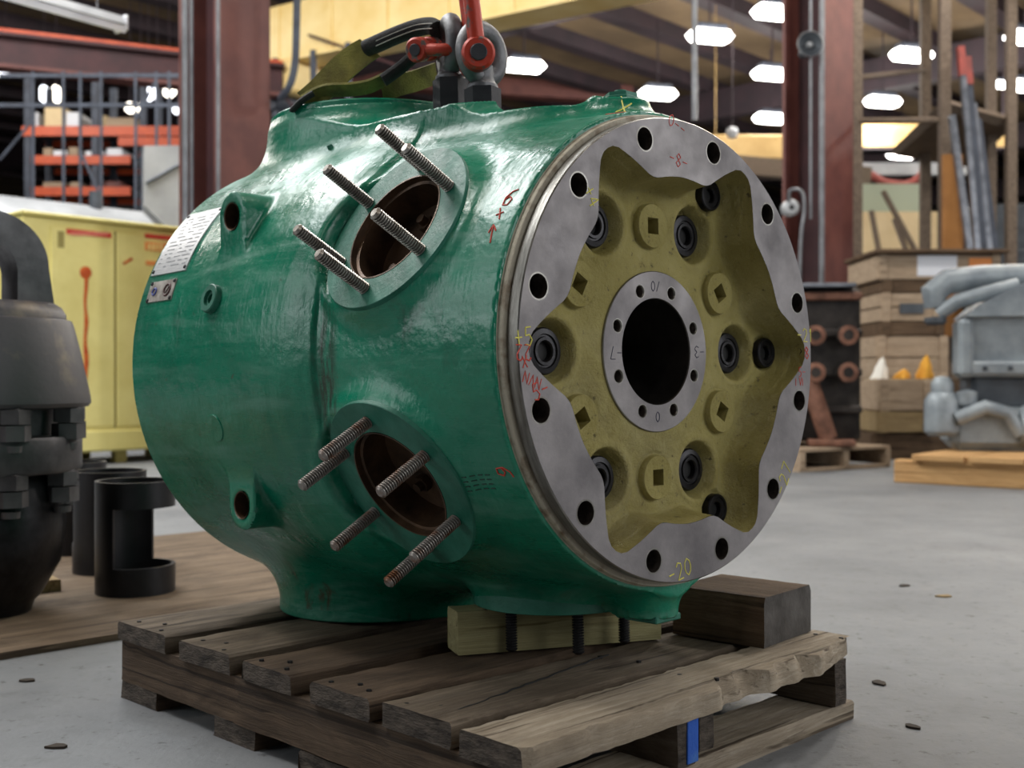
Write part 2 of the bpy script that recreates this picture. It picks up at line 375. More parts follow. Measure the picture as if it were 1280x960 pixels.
# ------------------------------------------------------------------ the pallet
PZ = .165; RP = Vector((.7071, .7071, 0)); AP = Vector((.7071, -.7071, 0))
def pw(r, a, z=0): return RP * r + AP * a + Vector((0, 0, z))
pal = empty('heavy_pallet', pw(1.65, -1.74, 0), PI / 4, 'weathered heavy timber pallet with thick deck boards under the green compressor cylinder', 'pallet')
def plank(L, wd, t, seed, chip=.0, ragged=None, seg=36, warp=.002):
    """Timber along local x, origin at its centre; ragged(x) pulls the -y edge in."""
    R = random.Random(seed); mb = MB(); P = []
    prof = [(-1, -1), (0, -1), (1, -1), (1, -.75), (1, .75), (.94, 1), (.33, 1), (-.33, 1), (-.94, 1), (-1, .75), (-1, -.75)]
    n = len(prof); ph = [R.random() * 6 for _ in range(6)]
    for i in range(seg + 1):
        x = -L / 2 + L * i / seg; e0 = R.uniform(-1, 1) * chip; e1 = R.uniform(-1, 1) * chip
        bow = warp * (math.sin(3 * x + ph[0]) + .5 * math.sin(7 * x + ph[1]))
        for (a, c_) in prof:
            y = a * wd / 2; z = c_ * t / 2
            if a < -.5: y += (ragged(x, c_) if ragged else 0) + e0 * (1 if c_ > 0 else .4)
            if a > .5: y += e1
            if c_ > 0: z += bow + R.uniform(-1, 1) * chip * .25
            P.append((x + (R.uniform(-1, 1) * chip if i in (0, seg) else 0), y, z))
    fs = []
    for i in range(seg):
        for k in range(n): fs.append((i * n + k, i * n + n + k, i * n + n + (k + 1) % n, i * n + (k + 1) % n))
    mb.add(P, fs); mb.add(P[:n], [list(range(n))], 1); mb.add(P[-n:], [list(range(n))[::-1]], 1); return mb
def pal_part(name, mb, mats, r, a, z, rz=0.0, tilt=0):
    o = mb.build(name, mats, pal, (r - 1.65, -(a + 1.74), z), angle=40); o.rotation_euler = (tilt, 0, rz); return o
# a local frame of the pallet: x along the boards (right-back), y along the stringers (left-back)
nail_me = MB().lathe([(0, .0012), (.0045, .001), (.005, -.004)], 8).mesh('nail', M['nail'])
rag6 = lambda x, c_: (max(0, .028 * math.sin(9 * x + .7) + .016 * math.sin(31 * x) + .012 * math.sin(73 * x + 1)) * (1 if c_ > 0 else .45) + (.05 if x > .30 else 0) * max(0, (x - .30) / .19))
boards = [(-2.352, -2.15, 'pallet', .002, None, 0, .97), (-2.096, -1.913, 'pallet', .002, None, .006, .97), (-1.867, -1.71, 'pallet_brown', .002, None, -.004, .965),
          (-1.655, -1.494, 'pallet_brown', .0025, None, .004, .96), (-1.456, -1.295, 'pallet', .0025, None, -.003, .97), (-1.262, -1.13, 'pallet_grey', .003, rag6, .004, .985)]
for i, (a0, a1, mt, ch, rg, rz, L) in enumerate(boards):
    bd = pal_part('deck_board', plank(L, a1 - a0, .038, 20 + i, ch, rg, 60 if rg else 36), [M[mt], M['endgrain']], 1.165 + L / 2 - (.012 if i == 5 else 0), (a0 + a1) / 2, PZ - .019, rz)
    bd['label'] = ['thick weathered deck board at the back end', 'weathered deck board with a hollowed rotten end', 'brown deck board with rounded end', 'brown deck board with rough sawn end', 'long deck board split by a crack', 'grey splintered front deck board with torn edge'][i]
    for (nx, ny) in [(-L / 2 + .03, .3), (-L / 2 + .025, -.25), (-L / 2 + .05, 0), (.0, .25), (.02, -.2), (L / 2 - .04, .25), (L / 2 - .03, -.15)]:
        q = obj('nail', nail_me, bd, (nx + random.uniform(-.01, .01), ny * (a1 - a0), .0195))
# the crack in the fifth board
cr = MB(); Rr_ = random.Random(3); path = []
for k in range(26):
    x = -.482 + .50 * k / 25; path.append((x, -.045 + .085 * k / 25 + Rr_.uniform(-.003, .003), .0195))
cr.ribbon([(p, (0.3, 1, 0)) for p in path], .003, .002)
o = cr.build('crack', M['ink_black'], pal.children[4] if False else None); bd5 = [c_ for c_ in pal.children if c_.get('label', '').startswith('long deck')][0]; o.parent = bd5
for r, a0, a1, mt in [(1.192, -2.352, -1.135, 'pallet_brown'), (1.66, -2.34, -1.185, 'pallet'), (2.08, -2.34, -1.165, 'pallet')]:
    st = pal_part('stringer', plank(a1 - a0, .042, .089, int(r * 100), .002), [M[mt], M['endgrain']], r, (a0 + a1) / 2, .038 + .0445, PI / 2)
st = pal_part('stringer', plank(.62, .05, .089, 91, .002), [M['pallet'], M['endgrain']], 1.57, -1.47, .0825, PI / 2); st['label'] = 'short repair stringer with a blue sprayed end'
sm = MB(); sm.box((-.312, -.012, .0), (.004, .03, .08), bv=.001).build('blue_paint', M['bluepaint'], st)
for i, (a0, a1) in enumerate([(-2.352, -2.20), (-1.98, -1.84), (-1.70, -1.56), (-1.30, -1.165)]):
    pal_part('bottom_board', plank(.965, a1 - a0, .038, 60 + i, .0025), [M['pallet_grey' if i == 3 else 'pallet_brown'], M['endgrain']], 1.175 + .48, (a0 + a1) / 2, .019, .003 * i)
# blocking timbers on the pallet
def timber(name, p0, p1, wd, t, z, mats, seed, label):
    p0 = Vector(p0); p1 = Vector(p1); d = p1 - p0; rz = math.atan2(d.y, d.x); nrm = Vector((-math.sin(rz), math.cos(rz)))
    c_ = (p0 + p1) / 2 + nrm * wd / 2
    o = plank(d.length, wd, t, seed, .0012, None, 14, .0005).build(name, mats, None, (c_.x, c_.y, z + t / 2)); o.rotation_euler = (0, 0, rz)
    return tag(o, label, 'timber')
timber('timber_block', (-.100, 2.164), (.294, 2.301), .07, .0795, PZ + .002, [M['treated'], M['treated']], 5, 'greenish treated timber block propped under the front of the green cylinder')
timber('timber_beam', (.480, 2.222), (.325, 2.352), -.2, .096, PZ + .002, [M['beam'], M['beam_end']], 6, 'short dark thick timber offcut lying on the pallet beside the steel flange')

# ------------------------------------------------------------------ the compressor cylinder
YC, YAW, PITCH, ROLL = 2.04, .8112, .0203, math.radians(.5)
A = Vector((math.cos(YAW) * math.cos(PITCH), -math.sin(YAW) * math.cos(PITCH), math.sin(PITCH)))
RR = Vector((math.sin(YAW), math.cos(YAW), 0)); UP = RR.cross(A); UP = UP if UP.z > 0 else -UP
XU = RR * math.cos(ROLL) + UP * math.sin(ROLL); XV = -RR * math.sin(ROLL) + UP * math.cos(ROLL)
CEN = Vector((.1478 * YC, YC, CAMH + .0248 * YC))
OFF = Vector((0, .87, -.548))                                  # the thing's base: the bottom nozzle on the pallet
def Wd(u, s, v): return CEN + XU * u - A * s + XV * v
root = empty('compressor_cylinder', Wd(*OFF), 0, 'large green cast compressor cylinder with a bare steel front flange, lying on the pallet', 'machine part')
root.matrix_world = frame4(Wd(*OFF), XU, -A, XV)
def part(name, mb, mats, angle=35, parent=None):
    o = mb.build(name, mats, parent or root, None, angle)
    if parent is None: o.location = -OFF
    return o
def flange_uv(px, py, s=0.):
    d = Vector(((px - 640) / F_PX, 1, (HOR - py) / F_PX)); P0 = Wd(0, s, 0); o = Vector((0, 0, CAMH))
    q = o + d * ((P0 - o).dot(A) / d.dot(A)) - P0; return q.dot(XU), q.dot(XV)

def smin(a, b_, k):
    h = np.clip(.5 + .5 * (b_ - a) / k, 0, 1); return b_ * (1 - h) + a * h - k * h * (1 - h)
PORTS = [(30, .445), (90, .450), (150, .445), (210, .445), (270, .472), (330, .445)]
SP = .32
LUGS = [(.770, .2893), (.753, -.2777)]
def sdf(u, s, v):
    r = np.hypot(u, v)
    d = np.maximum(np.maximum(r - np.interp(s, [.04, .12, .22, .33, .44, .4600, .4635, .50, .54, .60, .8], [.421, .428, .439, .4475, .454, .457, .464, .475, .483, .487, .487]), .037 - s), s - .8)
    q0 = r - .487 + .012; q1 = np.abs(s - .86) - .26 + .012
    rear = np.minimum(np.maximum(q0, q1), 0) + np.hypot(np.maximum(q0, 0), np.maximum(q1, 0)) - .012
    d = np.minimum(d, rear)
    for ang, Rp in PORTS:
        t = math.radians(ang); p = u * math.cos(t) + v * math.sin(t); q = -u * math.sin(t) + v * math.cos(t)
        e = np.maximum(np.maximum(np.hypot(q, s - SP) - .163, p - (Rp - .003)), .1 - p)
        d = smin(d, e, .045)
    sc_ = np.clip(s, .50, .87); e = np.maximum(np.maximum(np.hypot(u, s - sc_) - .20, v - .478), .1 - v); d = smin(d, e, .06)
    for ang, Rp in PORTS:
        t = math.radians(ang); p = u * math.cos(t) + v * math.sin(t); q = -u * math.sin(t) + v * math.cos(t)
        if ang in (150, 210): d = -smin(-d, np.maximum(np.hypot(q, s - SP) - .1685, Rp - .003 - p), .016)
    for sg, sb, hb in ((1, .135, .456), (-1, .09, .474)):
        e = np.maximum(np.maximum(np.hypot(u, s - sb) - .05, sg * v - hb), .1 - sg * v); d = smin(d, e, .05)
    e = np.maximum(np.hypot(u, s - .87) - .238, np.abs(v) - .540)
    d = smin(d, e, .085)
    for sl, vl in LUGS:
        sg = 1 if vl > 0 else -1; vv = np.where(v * sg > vl * sg, v - vl, 0)
        e = np.maximum(np.maximum(np.hypot(s - sl, vv) - .049, -.438 - u), np.maximum(u + .2, .05 - v * sg)); d = smin(d, e, .012)
        d = np.maximum(d, -np.maximum(np.hypot(s - sl, v - vl) - .0262, u + .36))
    for ang, Rp in PORTS:
        t = math.radians(ang); p = u * math.cos(t) + v * math.sin(t); q = -u * math.sin(t) + v * math.cos(t)
        d = np.maximum(d, -np.maximum(np.hypot(q, s - SP) - .122, .29 - p))
    d = np.maximum(d, -np.maximum(r - .402, s - .125))
    d = np.maximum(d, -np.maximum(r - .10, s - .62))
    return d
def surface_nets(fn, lo, hi, h):
    n = [int(math.ceil((hi[i] - lo[i]) / h)) + 1 for i in range(3)]
    ax = [lo[i] + h * np.arange(n[i]) for i in range(3)]
    Fv = np.empty(n, np.float32)
    for a in range(0, n[0], 16):
        X, Y, Z = np.meshgrid(ax[0][a:a + 16], ax[1], ax[2], indexing='ij'); Fv[a:a + 16] = fn(X, Y, Z)
    ins = Fv < 0; c0 = ins[:-1, :-1, :-1]
    cnt = np.zeros([k - 1 for k in n], np.int8)
    for dx in (0, 1):
        for dy in (0, 1):
            for dz in (0, 1): cnt += ins[dx:n[0] - 1 + dx, dy:n[1] - 1 + dy, dz:n[2] - 1 + dz]
    act = (cnt > 0) & (cnt < 8); I = np.argwhere(act); ids = np.full(act.shape, -1, np.int64); ids[act] = np.arange(len(I))
    acc = np.zeros((len(I), 3)); num = np.zeros(len(I))
    cor = [(x, y, z) for x in (0, 1) for y in (0, 1) for z in (0, 1)]
    for i, a in enumerate(cor):
        for b_ in cor[i + 1:]:
            if sum(abs(a[k] - b_[k]) for k in range(3)) != 1: continue
            fa = Fv[I[:, 0] + a[0], I[:, 1] + a[1], I[:, 2] + a[2]]; fb = Fv[I[:, 0] + b_[0], I[:, 1] + b_[1], I[:, 2] + b_[2]]
            ok = (fa < 0) != (fb < 0); t = np.where(ok, fa / np.where(fa == fb, 1, fa - fb), 0)
            acc += np.where(ok[:, None], np.array(a) + t[:, None] * (np.array(b_) - np.array(a)), 0); num += ok
    V = np.array(lo) + h * (I + acc / num[:, None]); V0 = V.copy(); e = h * .08
    for it in range(2):
        f0 = fn(V[:, 0], V[:, 1], V[:, 2]); G = np.stack([fn(V[:, 0] + (k == 0) * e, V[:, 1] + (k == 1) * e, V[:, 2] + (k == 2) * e) - f0 for k in range(3)], 1) / e
        V = V - G * (f0 / np.maximum((G ** 2).sum(1), .05))[:, None]; V = V0 + np.clip(V - V0, -h * .6, h * .6)
    quads = []
    for k in range(3):
        o1, o2 = [(1, 2), (2, 0), (0, 1)][k]
        a = ins; b_ = np.roll(ins, -1, axis=k); ed = (a != b_); sl = [slice(1, -1)] * 3; sl[k] = slice(0, -1)
        mask = np.zeros_like(ed); mask[tuple(sl)] = ed[tuple(sl)]
        E_ = np.argwhere(mask); fl_ = ins[tuple(E_.T)]
        d1 = np.zeros(3, int); d1[o1] = 1; d2 = np.zeros(3, int); d2[o2] = 1
        q = np.stack([ids[tuple((E_ - d1 - d2).T)], ids[tuple((E_ - d2).T)], ids[tuple(E_.T)], ids[tuple((E_ - d1).T)]], 1)
        q[~fl_] = q[~fl_][:, ::-1]; quads.append(q[(q >= 0).all(1)])
    return V, np.concatenate(quads)
V_, Q_ = surface_nets(sdf, (-.56, .0, -.58), (.56, 1.15, .58), .0053)
me = bpy.data.meshes.new('body'); me.vertices.add(len(V_)); me.vertices.foreach_set('co', (V_ - np.array(OFF)).astype(np.float32).ravel())
me.loops.add(len(Q_) * 4); me.loops.foreach_set('vertex_index', Q_.astype(np.int32).ravel())
me.polygons.add(len(Q_)); me.polygons.foreach_set('loop_start', np.arange(0, len(Q_) * 4, 4, dtype=np.int32))
me.update(calc_edges=True); me.materials.append(M['green']); me.shade_smooth(); me.set_sharp_from_angle(angle=math.radians(50))
body = obj('body', me, root); body['label'] = 'glossy green enamelled cast body'
def skin(s, ang, lift=.0008):
    """radius of the body's skin at (s, angle)"""
    t = math.radians(ang); rr = np.linspace(.60, .36, 240); d = sdf(rr * math.cos(t), np.full_like(rr, s), rr * math.sin(t))
    k = int(np.argmax(d < 0)); k = max(k, 1); f = d[k - 1] / (d[k - 1] - d[k] + 1e-9); return rr[k - 1] + (rr[k] - rr[k - 1]) * f + lift
def pol(s, ang, R): t = math.radians(ang); return Vector((R * math.cos(t), s, R * math.sin(t)))

# --- front flange: star opening, twelve bolt holes
SA = [0, 1.5, 3, 4.5, 6, 8, 10, 12, 14, 15.5, 17, 19, 30]; SR = [.381, .3805, .377, .3695, .359, .3465, .334, .322, .311, .3055, .3025, .3015, .303]
def star_r(deg): return float(np.interp(abs((deg + 30) % 60 - 30), SA, SR))
NS = 360; star = [(star_r(k), math.radians(k)) for k in range(NS)]
FR = .4035
bm = bmesh.new(); edges = []
def loop2d(pts):
    vs_ = [bm.verts.new((x, 0, z)) for x, z in pts]
    for i in range(len(vs_)): edges.append(bm.edges.new((vs_[i], vs_[(i + 1) % len(vs_)])))
loop2d([((FR - .002) * math.cos(2 * PI * k / 180), (FR - .002) * math.sin(2 * PI * k / 180)) for k in range(180)])
loop2d([(r * math.cos(t), r * math.sin(t)) for r, t in star[::2]])
HB = [(.3698 * math.cos(math.radians(15 + 30 * k)), .3698 * math.sin(math.radians(15 + 30 * k))) for k in range(12)]
for hx, hz in HB: loop2d([(hx + .0198 * math.cos(2 * PI * k / 28), hz + .0198 * math.sin(2 * PI * k / 28)) for k in range(28)])
bmesh.ops.triangle_fill(bm, use_beauty=True, use_dissolve=False, edges=edges)
for f in bm.faces:
    if f.normal.y > 0: f.normal_flip()
me = bpy.data.meshes.new('front_flange'); bm.to_mesh(me); bm.free(); me.materials.append(M['flange'])
ff = obj('front_flange', me, root, -OFF); ff['label'] = 'bare machined steel flange face with a six-lobed star opening'
Mback = frame4((0, 0, 0), (1, 0, 0), (0, 0, 1), (0, 1, 0))     # lathe z axis -> s (backwards)
part('flange_rim', MB().lathe([(FR - .002, 0), (FR, .002), (FR, .022), (.398, .0235), (.398, .026)], 180, Mback), M['rim'])
part('backing_rim', MB().lathe([(.398, .0255), (.411, .0255), (.4125, .028), (.4125, .036), (.417, .0385), (.395, .041)], 180, Mback), M['gasket'])
hm = MB().lathe([(.0192, .0), (.0188, .002), (.0185, .06), (0, .06)], 28, Mback).mesh('bolt_hole', M['hole'])
hr_ = MB().lathe([(.0222, -.0002), (.0196, -.0002), (.0192, .002)], 28, Mback).mesh('hole_edge', M['rim'])
for hx, hz in HB:
    q = obj('bolt_hole', hm, root, Vector((hx, 0, hz)) - OFF); obj('hole_edge', hr_, q)
# --- olive head casting inside the star: one skin of walls, floor and pockets
TR = np.concatenate([np.linspace(0, .70, 62), .70 + .30 * (1 - (1 - np.linspace(.02, 1, 40)) ** 1.6)])
R0 = .143; NT = 720; P = []
SXY = np.array([(star_r(k / 2) * math.cos(math.radians(k / 2)), star_r(k / 2) * math.sin(math.radians(k / 2))) for k in range(720)])
def sstep(x, a, b_): t = np.clip((x - a) / (b_ - a), 0, 1); return t * t * (3 - 2 * t)
for k in range(NT):
    dg = k * 360 / NT; rs_ = star_r(dg); th = math.radians(dg)
    r = R0 + (rs_ - .0004 - R0) * TR; d = rs_ - r
    x = r * math.cos(th); z = r * math.sin(th)
    d = np.sqrt(((np.stack([x, z], 1)[:, None, :] - SXY[None]) ** 2).sum(2).min(1))
    S_ = .066 + .010 * sstep(r, .145, .20)
    fo = abs((dg + 30) % 60 - 30)
    S_ = S_ - .004 * sstep(r, .29, .33)
    s_ = S_ * (1 - (1 - np.clip(d / .021, 0, 1)) ** 3.0)
    for j in range(6):
        t = math.radians(60 * j); cx, cz = .2535 * math.cos(t), .2535 * math.sin(t); q = np.hypot(x - cx, z - cz)
        s_ = s_ + .032 * (1 - sstep(q, .042, .056)) - .003 * np.exp(-((q - .061) / .007) ** 2)
        cx, cz = .338 * math.cos(t), .338 * math.sin(t); q = np.hypot(x - cx, z - cz); s_ = s_ + .006 * (1 - sstep(q, .030, .036)) * sstep(d, .006, .014)
        t = math.radians(30 + 60 * j); cx, cz = .225 * math.cos(t), .225 * math.sin(t); q = np.hypot(x - cx, z - cz)
        s_ = s_ + .05 * (1 - sstep(q, .026, .034)) + .0025 * np.exp(-((q - .0435) / .004) ** 2)
    s_[-1] = .0002
    P += [(x[i], s_[i], z[i]) for i in range(len(r))]
nr = len(TR); fs = [(k * nr + i, k * nr + i + 1, ((k + 1) % NT) * nr + i + 1, ((k + 1) % NT) * nr + i) for k in range(NT) for i in range(nr - 1)]
o = part('head_casting', MB().add(P, fs), M['olive'], 60); o['label'] = 'rough olive-yellow painted head casting recessed inside the flange'
# hub ring with eight holes, bore
bm = bmesh.new(); edges = []; HS = .0615
def loop2h(pts):
    vs_ = [bm.verts.new((x, HS, z)) for x, z in pts]
    for i in range(len(vs_)): edges.append(bm.edges.new((vs_[i], vs_[(i + 1) % len(vs_)])))
loop2h([(.1425 * math.cos(2 * PI * k / 96), .1425 * math.sin(2 * PI * k / 96)) for k in range(96)])
loop2h([(.0955 * math.cos(2 * PI * k / 80), .0955 * math.sin(2 * PI * k / 80)) for k in range(80)])
H8 = [(.1140 * math.cos(math.radians(22.5 + 45 * k)), .1140 * math.sin(math.radians(22.5 + 45 * k))) for k in range(8)]
for hx, hz in H8: loop2h([(hx + .0118 * math.cos(2 * PI * k / 20), hz + .0118 * math.sin(2 * PI * k / 20)) for k in range(20)])
bmesh.ops.triangle_fill(bm, use_beauty=True, use_dissolve=False, edges=edges)
for f in bm.faces:
    if f.normal.y > 0: f.normal_flip()
me = bpy.data.meshes.new('hub_ring'); bm.to_mesh(me); bm.free(); me.materials.append(M['flange'])
hub = obj('hub_ring', me, root, -OFF); hub['label'] = 'machined steel ring with eight tapped holes around the central bore'
part('hub_edge', MB().lathe([(.1425, HS), (.1437, HS + .0012), (.1437, .075)], 96, Mback), M['rim'])
part('central_bore', MB().lathe([(.0955, HS), (.0938, HS + .002), (.0938, .16), (.090, .17), (.090, .55), (0, .55)], 80, Mback), M['bore'])['label'] = 'dark oiled central bore'
hm8 = MB().lathe([(.0118, HS), (.0098, HS + .003), (.0098, HS + .05), (0, HS + .05)], 20, Mback).mesh('tapped_hole', M['hole'])
he8 = MB().lathe([(.0128, HS - .0002), (.0116, HS - .0002), (.0100, HS + .002)], 20, Mback).mesh('hole_edge', M['rim'])
for hx, hz in H8:
    q = obj('tapped_hole', hm8, root, Vector((hx, 0, hz)) - OFF); obj('hole_edge', he8, q)
# square-socket plugs
def sq_plug():
    mb = MB(); n = 32; ro = .0405; hs = .0145; st_ = .0645
    outer = [(ro * math.cos(2 * PI * k / n + PI / 4), ro * math.sin(2 * PI * k / n + PI / 4)) for k in range(n)]
    sq = []
    for k in range(n):
        a = 2 * PI * k / n + PI / 4; c_, s_ = math.cos(a), math.sin(a); f = hs / max(abs(c_), abs(s_)); sq.append((c_ * f, s_ * f))
    P = [(x * .955, st_, z * .955) for x, z in outer] + [(x, st_, z) for x, z in sq] + [(x, st_ + .004, z) for x, z in outer] + [(x, .082, z) for x, z in outer] + [(x, st_ + .03, z) for x, z in sq]
    fs = []
    for k in range(n):
        j = (k + 1) % n
        fs += [(k, j, n + j, n + k), (k, 2 * n + k, 2 * n + j, j), (2 * n + k, 3 * n + k, 3 * n + j, 2 * n + j), (n + k, n + j, 4 * n + j, 4 * n + k)]
    fs.append([4 * n + k for k in range(n)]); return mb.add(P, fs).mesh('square_socket_plug', M['olive'], 30)
sqm = sq_plug()
for j in range(6):
    t = math.radians(30 + 60 * j); o = obj('square_socket_plug', sqm, root, Vector((.225 * math.cos(t), 0, .225 * math.sin(t))) - OFF, (0, PI / 2 - t, 0))
vpm = MB().lathe([(.040, .115), (.040, .0955), (.0375, .092), (.029, .0905), (.0275, .0935), (.0245, .0935), (.0235, .0905), (.0185, .0905), (.0165, .093), (.0165, .1035), (0, .1035)], 36, Mback).mesh('valve_plug', M['black_steel'])
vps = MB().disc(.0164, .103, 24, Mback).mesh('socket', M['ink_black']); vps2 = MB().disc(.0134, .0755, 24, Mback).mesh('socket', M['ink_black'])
vp2 = MB().lathe([(.0295, .085), (.0295, .0645), (.028, .0625), (.0245, .0625), (.0235, .065), (.0150, .065), (.0135, .067), (.0135, .076), (0, .076)], 32, Mback).mesh('lobe_plug', M['black_steel'])
for j in range(6):
    t = math.radians(60 * j)
    q1 = obj('valve_plug', vpm, root, Vector((.2535 * math.cos(t), 0, .2535 * math.sin(t))) - OFF)
    q2 = obj('lobe_plug', vp2, root, Vector((.3425 * math.cos(t), 0, .3425 * math.sin(t))) - OFF)
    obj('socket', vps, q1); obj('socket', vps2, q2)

# --- valve ports: facing ring, lined bore, six studs
thread = [(0, .113), (.0072, .113), (.0094, .1108)]; root_seg = []
for k in range(23):
    z = .110 - k * .0049; root_seg += [len(thread) + 2, len(thread) + 1]; thread += [(.0112, z - .0008), (.0112, z - .0020), (.0083, z - .0032), (.0083, z - .0044)]
def stud_mesh(ma, mb_):
    mb = MB().lathe(thread, 16); ns = len(thread) - 1
    mb.m = [1 if (i % ns) in root_seg else 0 for i in range(len(mb.f))]; return mb.mesh('stud', [M[ma], M[mb_]], 25)
STUD = stud_mesh('stud', 'thread_root'); STUD_R = stud_mesh('stud_rust', 'thread_root'); STUD_B = stud_mesh('black_steel', 'ink_black')
BOLT = MB().prism([(.016 * math.cos(k * PI / 3), .016 * math.sin(k * PI / 3)) for k in range(6)], 0, .014).lathe([(.009, .014), (.009, .026), (0, .026)], 14).mesh('inner_bolt', M['rust_bore'])
for ang, Rp in PORTS:
    t = math.radians(ang); n_ = Vector((math.cos(t), 0, math.sin(t))); tg = Vector((0, 1, 0)); bt = n_.cross(tg)
    Mp = frame4(n_ * 0 + Vector((0, SP, 0)), tg, bt, n_)
    if ang in (30, 90, 330): continue
    pf = part('port_face', MB().lathe([(.1655, Rp - .03), (.1655, Rp - .001), (.1645, Rp), (.1075, Rp), (.1065, Rp - .002), (.1065, Rp - .03)], 80, Mp), M['green_flat'], 40); pf['label'] = 'flat green painted valve port face'
    part('port_bore', MB().lathe([(.1070, Rp + .0006), (.1040, Rp + .0006), (.1035, Rp - .012), (.0985, Rp - .014), (.0985, .375), (.060, .365), (0, .365)], 64, Mp), M['rust_bore'], 40)['label'] = 'dark oily port bore'
    if ang != 90:
        for j in range(3):
            a = math.radians(50 + 120 * j); q = obj('inner_bolt', BOLT, root); q.matrix_local = Matrix.Translation(-OFF) @ Mp @ Matrix.Translation((.06 * math.cos(a), .06 * math.sin(a), .366))
        ph = {150: 0, 210: 0, 270: 0}[ang]
        for j in range(6):
            a = math.radians(30 + 60 * j + ph); q = obj('stud', {150: STUD, 210: STUD_R, 270: STUD_B}[ang], root)
            q.matrix_local = Matrix.Translation(-OFF) @ Mp @ Matrix.Translation((.128 * math.cos(a), .128 * math.sin(a), Rp - (.004 if ang != 270 else .034)))
# --- nozzle end rings
Mup = frame4((0, .87, 0), (1, 0, 0), (0, 1, 0), (0, 0, 1))
part('base_nozzle_ring', MB().lathe([(.239, -.52), (.2395, -.540), (.2375, -.5425), (.16, -.5425), (.16, -.52)], 96, Mup), M['green'], 40)
part('top_nozzle_ring', MB().lathe([(.239, .52), (.2395, .549), (.235, .553), (.16, .553), (.16, .50)], 96, Mup), M['green'], 40)
# --- boss plug on the front top, small bosses, rubbed disc, base tab
part('top_plug', MB().lathe([(.034, .455), (.034, .466), (.031, .468), (.031, .474), (.0, .4745)], 6, frame4((0, .135, 0), (1, 0, 0), (0, 1, 0), (0, 0, 1))).lathe([(.012, .474), (.011, .481), (0, .482)], 16, frame4((0, .135, 0), (1, 0, 0), (0, 1, 0), (0, 0, 1))), M['green_flat'])
part('base_tab', MB().box((0, .085, -.4745), (.07, .075, .012), bv=.002), M['green_flat'])
def radial_part(name, prof, s, ang, R, mats, seg=28):
    t = math.radians(ang); n_ = Vector((math.cos(t), 0, math.sin(t))); tg = Vector((0, 1, 0))
    return part(name, MB().lathe(prof, seg, frame4(pol(s, ang, R), tg, n_.cross(tg), n_)), mats)
rb = radial_part('vent_boss', [(.031, -.012), (.029, .010), (.027, .012), (.016, .012), (.0155, .006), (.010, .006), (.0095, -.02), (0, -.02)], .79, 165, .487, M['green_flat']); rb['label'] = 'round green boss with a drilled hole'
radial_part('blank_disc', [(.028, -.01), (.028, .0008), (.027, .0016), (0, .0016)], .792, 195, .487, M['green'])
radial_part('casting_nub', [(.006, -.005), (.006, .006), (0, .008)], .72, 118, skin(.72, 118, 0), M['green_flat'], 10)
for sl_, vl in LUGS:
    part('lug_bore', MB().lathe([(.0275, -.0012), (.0256, .0), (.0254, .085), (0, .085)], 32, frame4((-.438, sl_, vl), (0, 1, 0), (0, 0, 1), (1, 0, 0))), M['rust_bore'])
# --- name plates on the drum
def curved_plate(name, s0, s1, a0, a1, R, th, mats, lab):
    mb = MB(); n = 14; P = []
    for i in range(n + 1):
        a = a0 + (a1 - a0) * i / n
        for s_, rr in ((s0, R), (s1, R), (s1, R - th), (s0, R - th)): P.append(pol(s_, a, rr))
    fs = [(0, 1, 2, 3), (4 * n, 4 * n + 3, 4 * n + 2, 4 * n + 1)] + [(4 * i + k, 4 * i + 4 + k, 4 * i + 4 + (k + 1) % 4, 4 * i + (k + 1) % 4) for i in range(n) for k in range(4)]
    o = part(name, mb.add(P, fs), mats); o['label'] = lab; return o
npl = curved_plate('name_plate', .945, 1.098, 136, 156, .4895, .003, M['plate'], 'long silver data plate riveted to the drum')
spl = curved_plate('small_plate', .968, 1.080, 158, 163.5, .4893, .0028, M['plate_dirty'], 'small dirty silver plate with a blue and a brown emblem')
for pl, pts in ((npl, [(.952, 137), (1.091, 137), (.952, 155), (1.091, 155)]), (spl, [(.974, 158.5), (1.074, 158.5), (.974, 163), (1.074, 163)])):
    for s_, a in pts:
        t = math.radians(a); n_ = Vector((math.cos(t), 0, math.sin(t))); tg = Vector((0, 1, 0))
        part('rivet', MB().lathe([(.0048, 0), (.004, .002), (0, .003)], 12, frame4(pol(s_, a, .4893), tg, n_.cross(tg), n_)), M['black_steel'], parent=pl)
RE = random.Random(11)
for i in range(13):                                            # engraved print lines on the big plate
    a = 138.5 + i * 1.28; s_ = .958
    while s_ < 1.08:
        L = RE.uniform(.008, .04); e = min(s_ + L, 1.085)
        part('print_line', MB().ribbon([(pol(s_, a, .4898), pol(0, a + 90, 1)), (pol(e, a, .4898), pol(0, a + 90, 1))], .0022, .0004), M['engrave'], parent=npl); s_ = e + RE.uniform(.004, .03)
for sc_, mt in ((1.052, 'ink_blue'), (.995, 'ink_brown')):
    mb = MB(); cpt = [pol(sc_ + (.008 if mt == 'ink_blue' else .0125) * math.cos(q), 160.8 + (.9 if mt == 'ink_blue' else 1.5) * math.sin(q), .4896) for q in np.linspace(0, 2 * PI, 20, endpoint=False)]
    mb.tube(cpt, .0022 if mt == 'ink_blue' else .0026, 6, closed=True)
    if mt == 'ink_brown': mb.tube([pol(sc_ - .005, 160, .4896), pol(sc_ + .004, 161.6, .4896)], .002, 6)
    part('emblem', mb, M[mt], parent=spl)

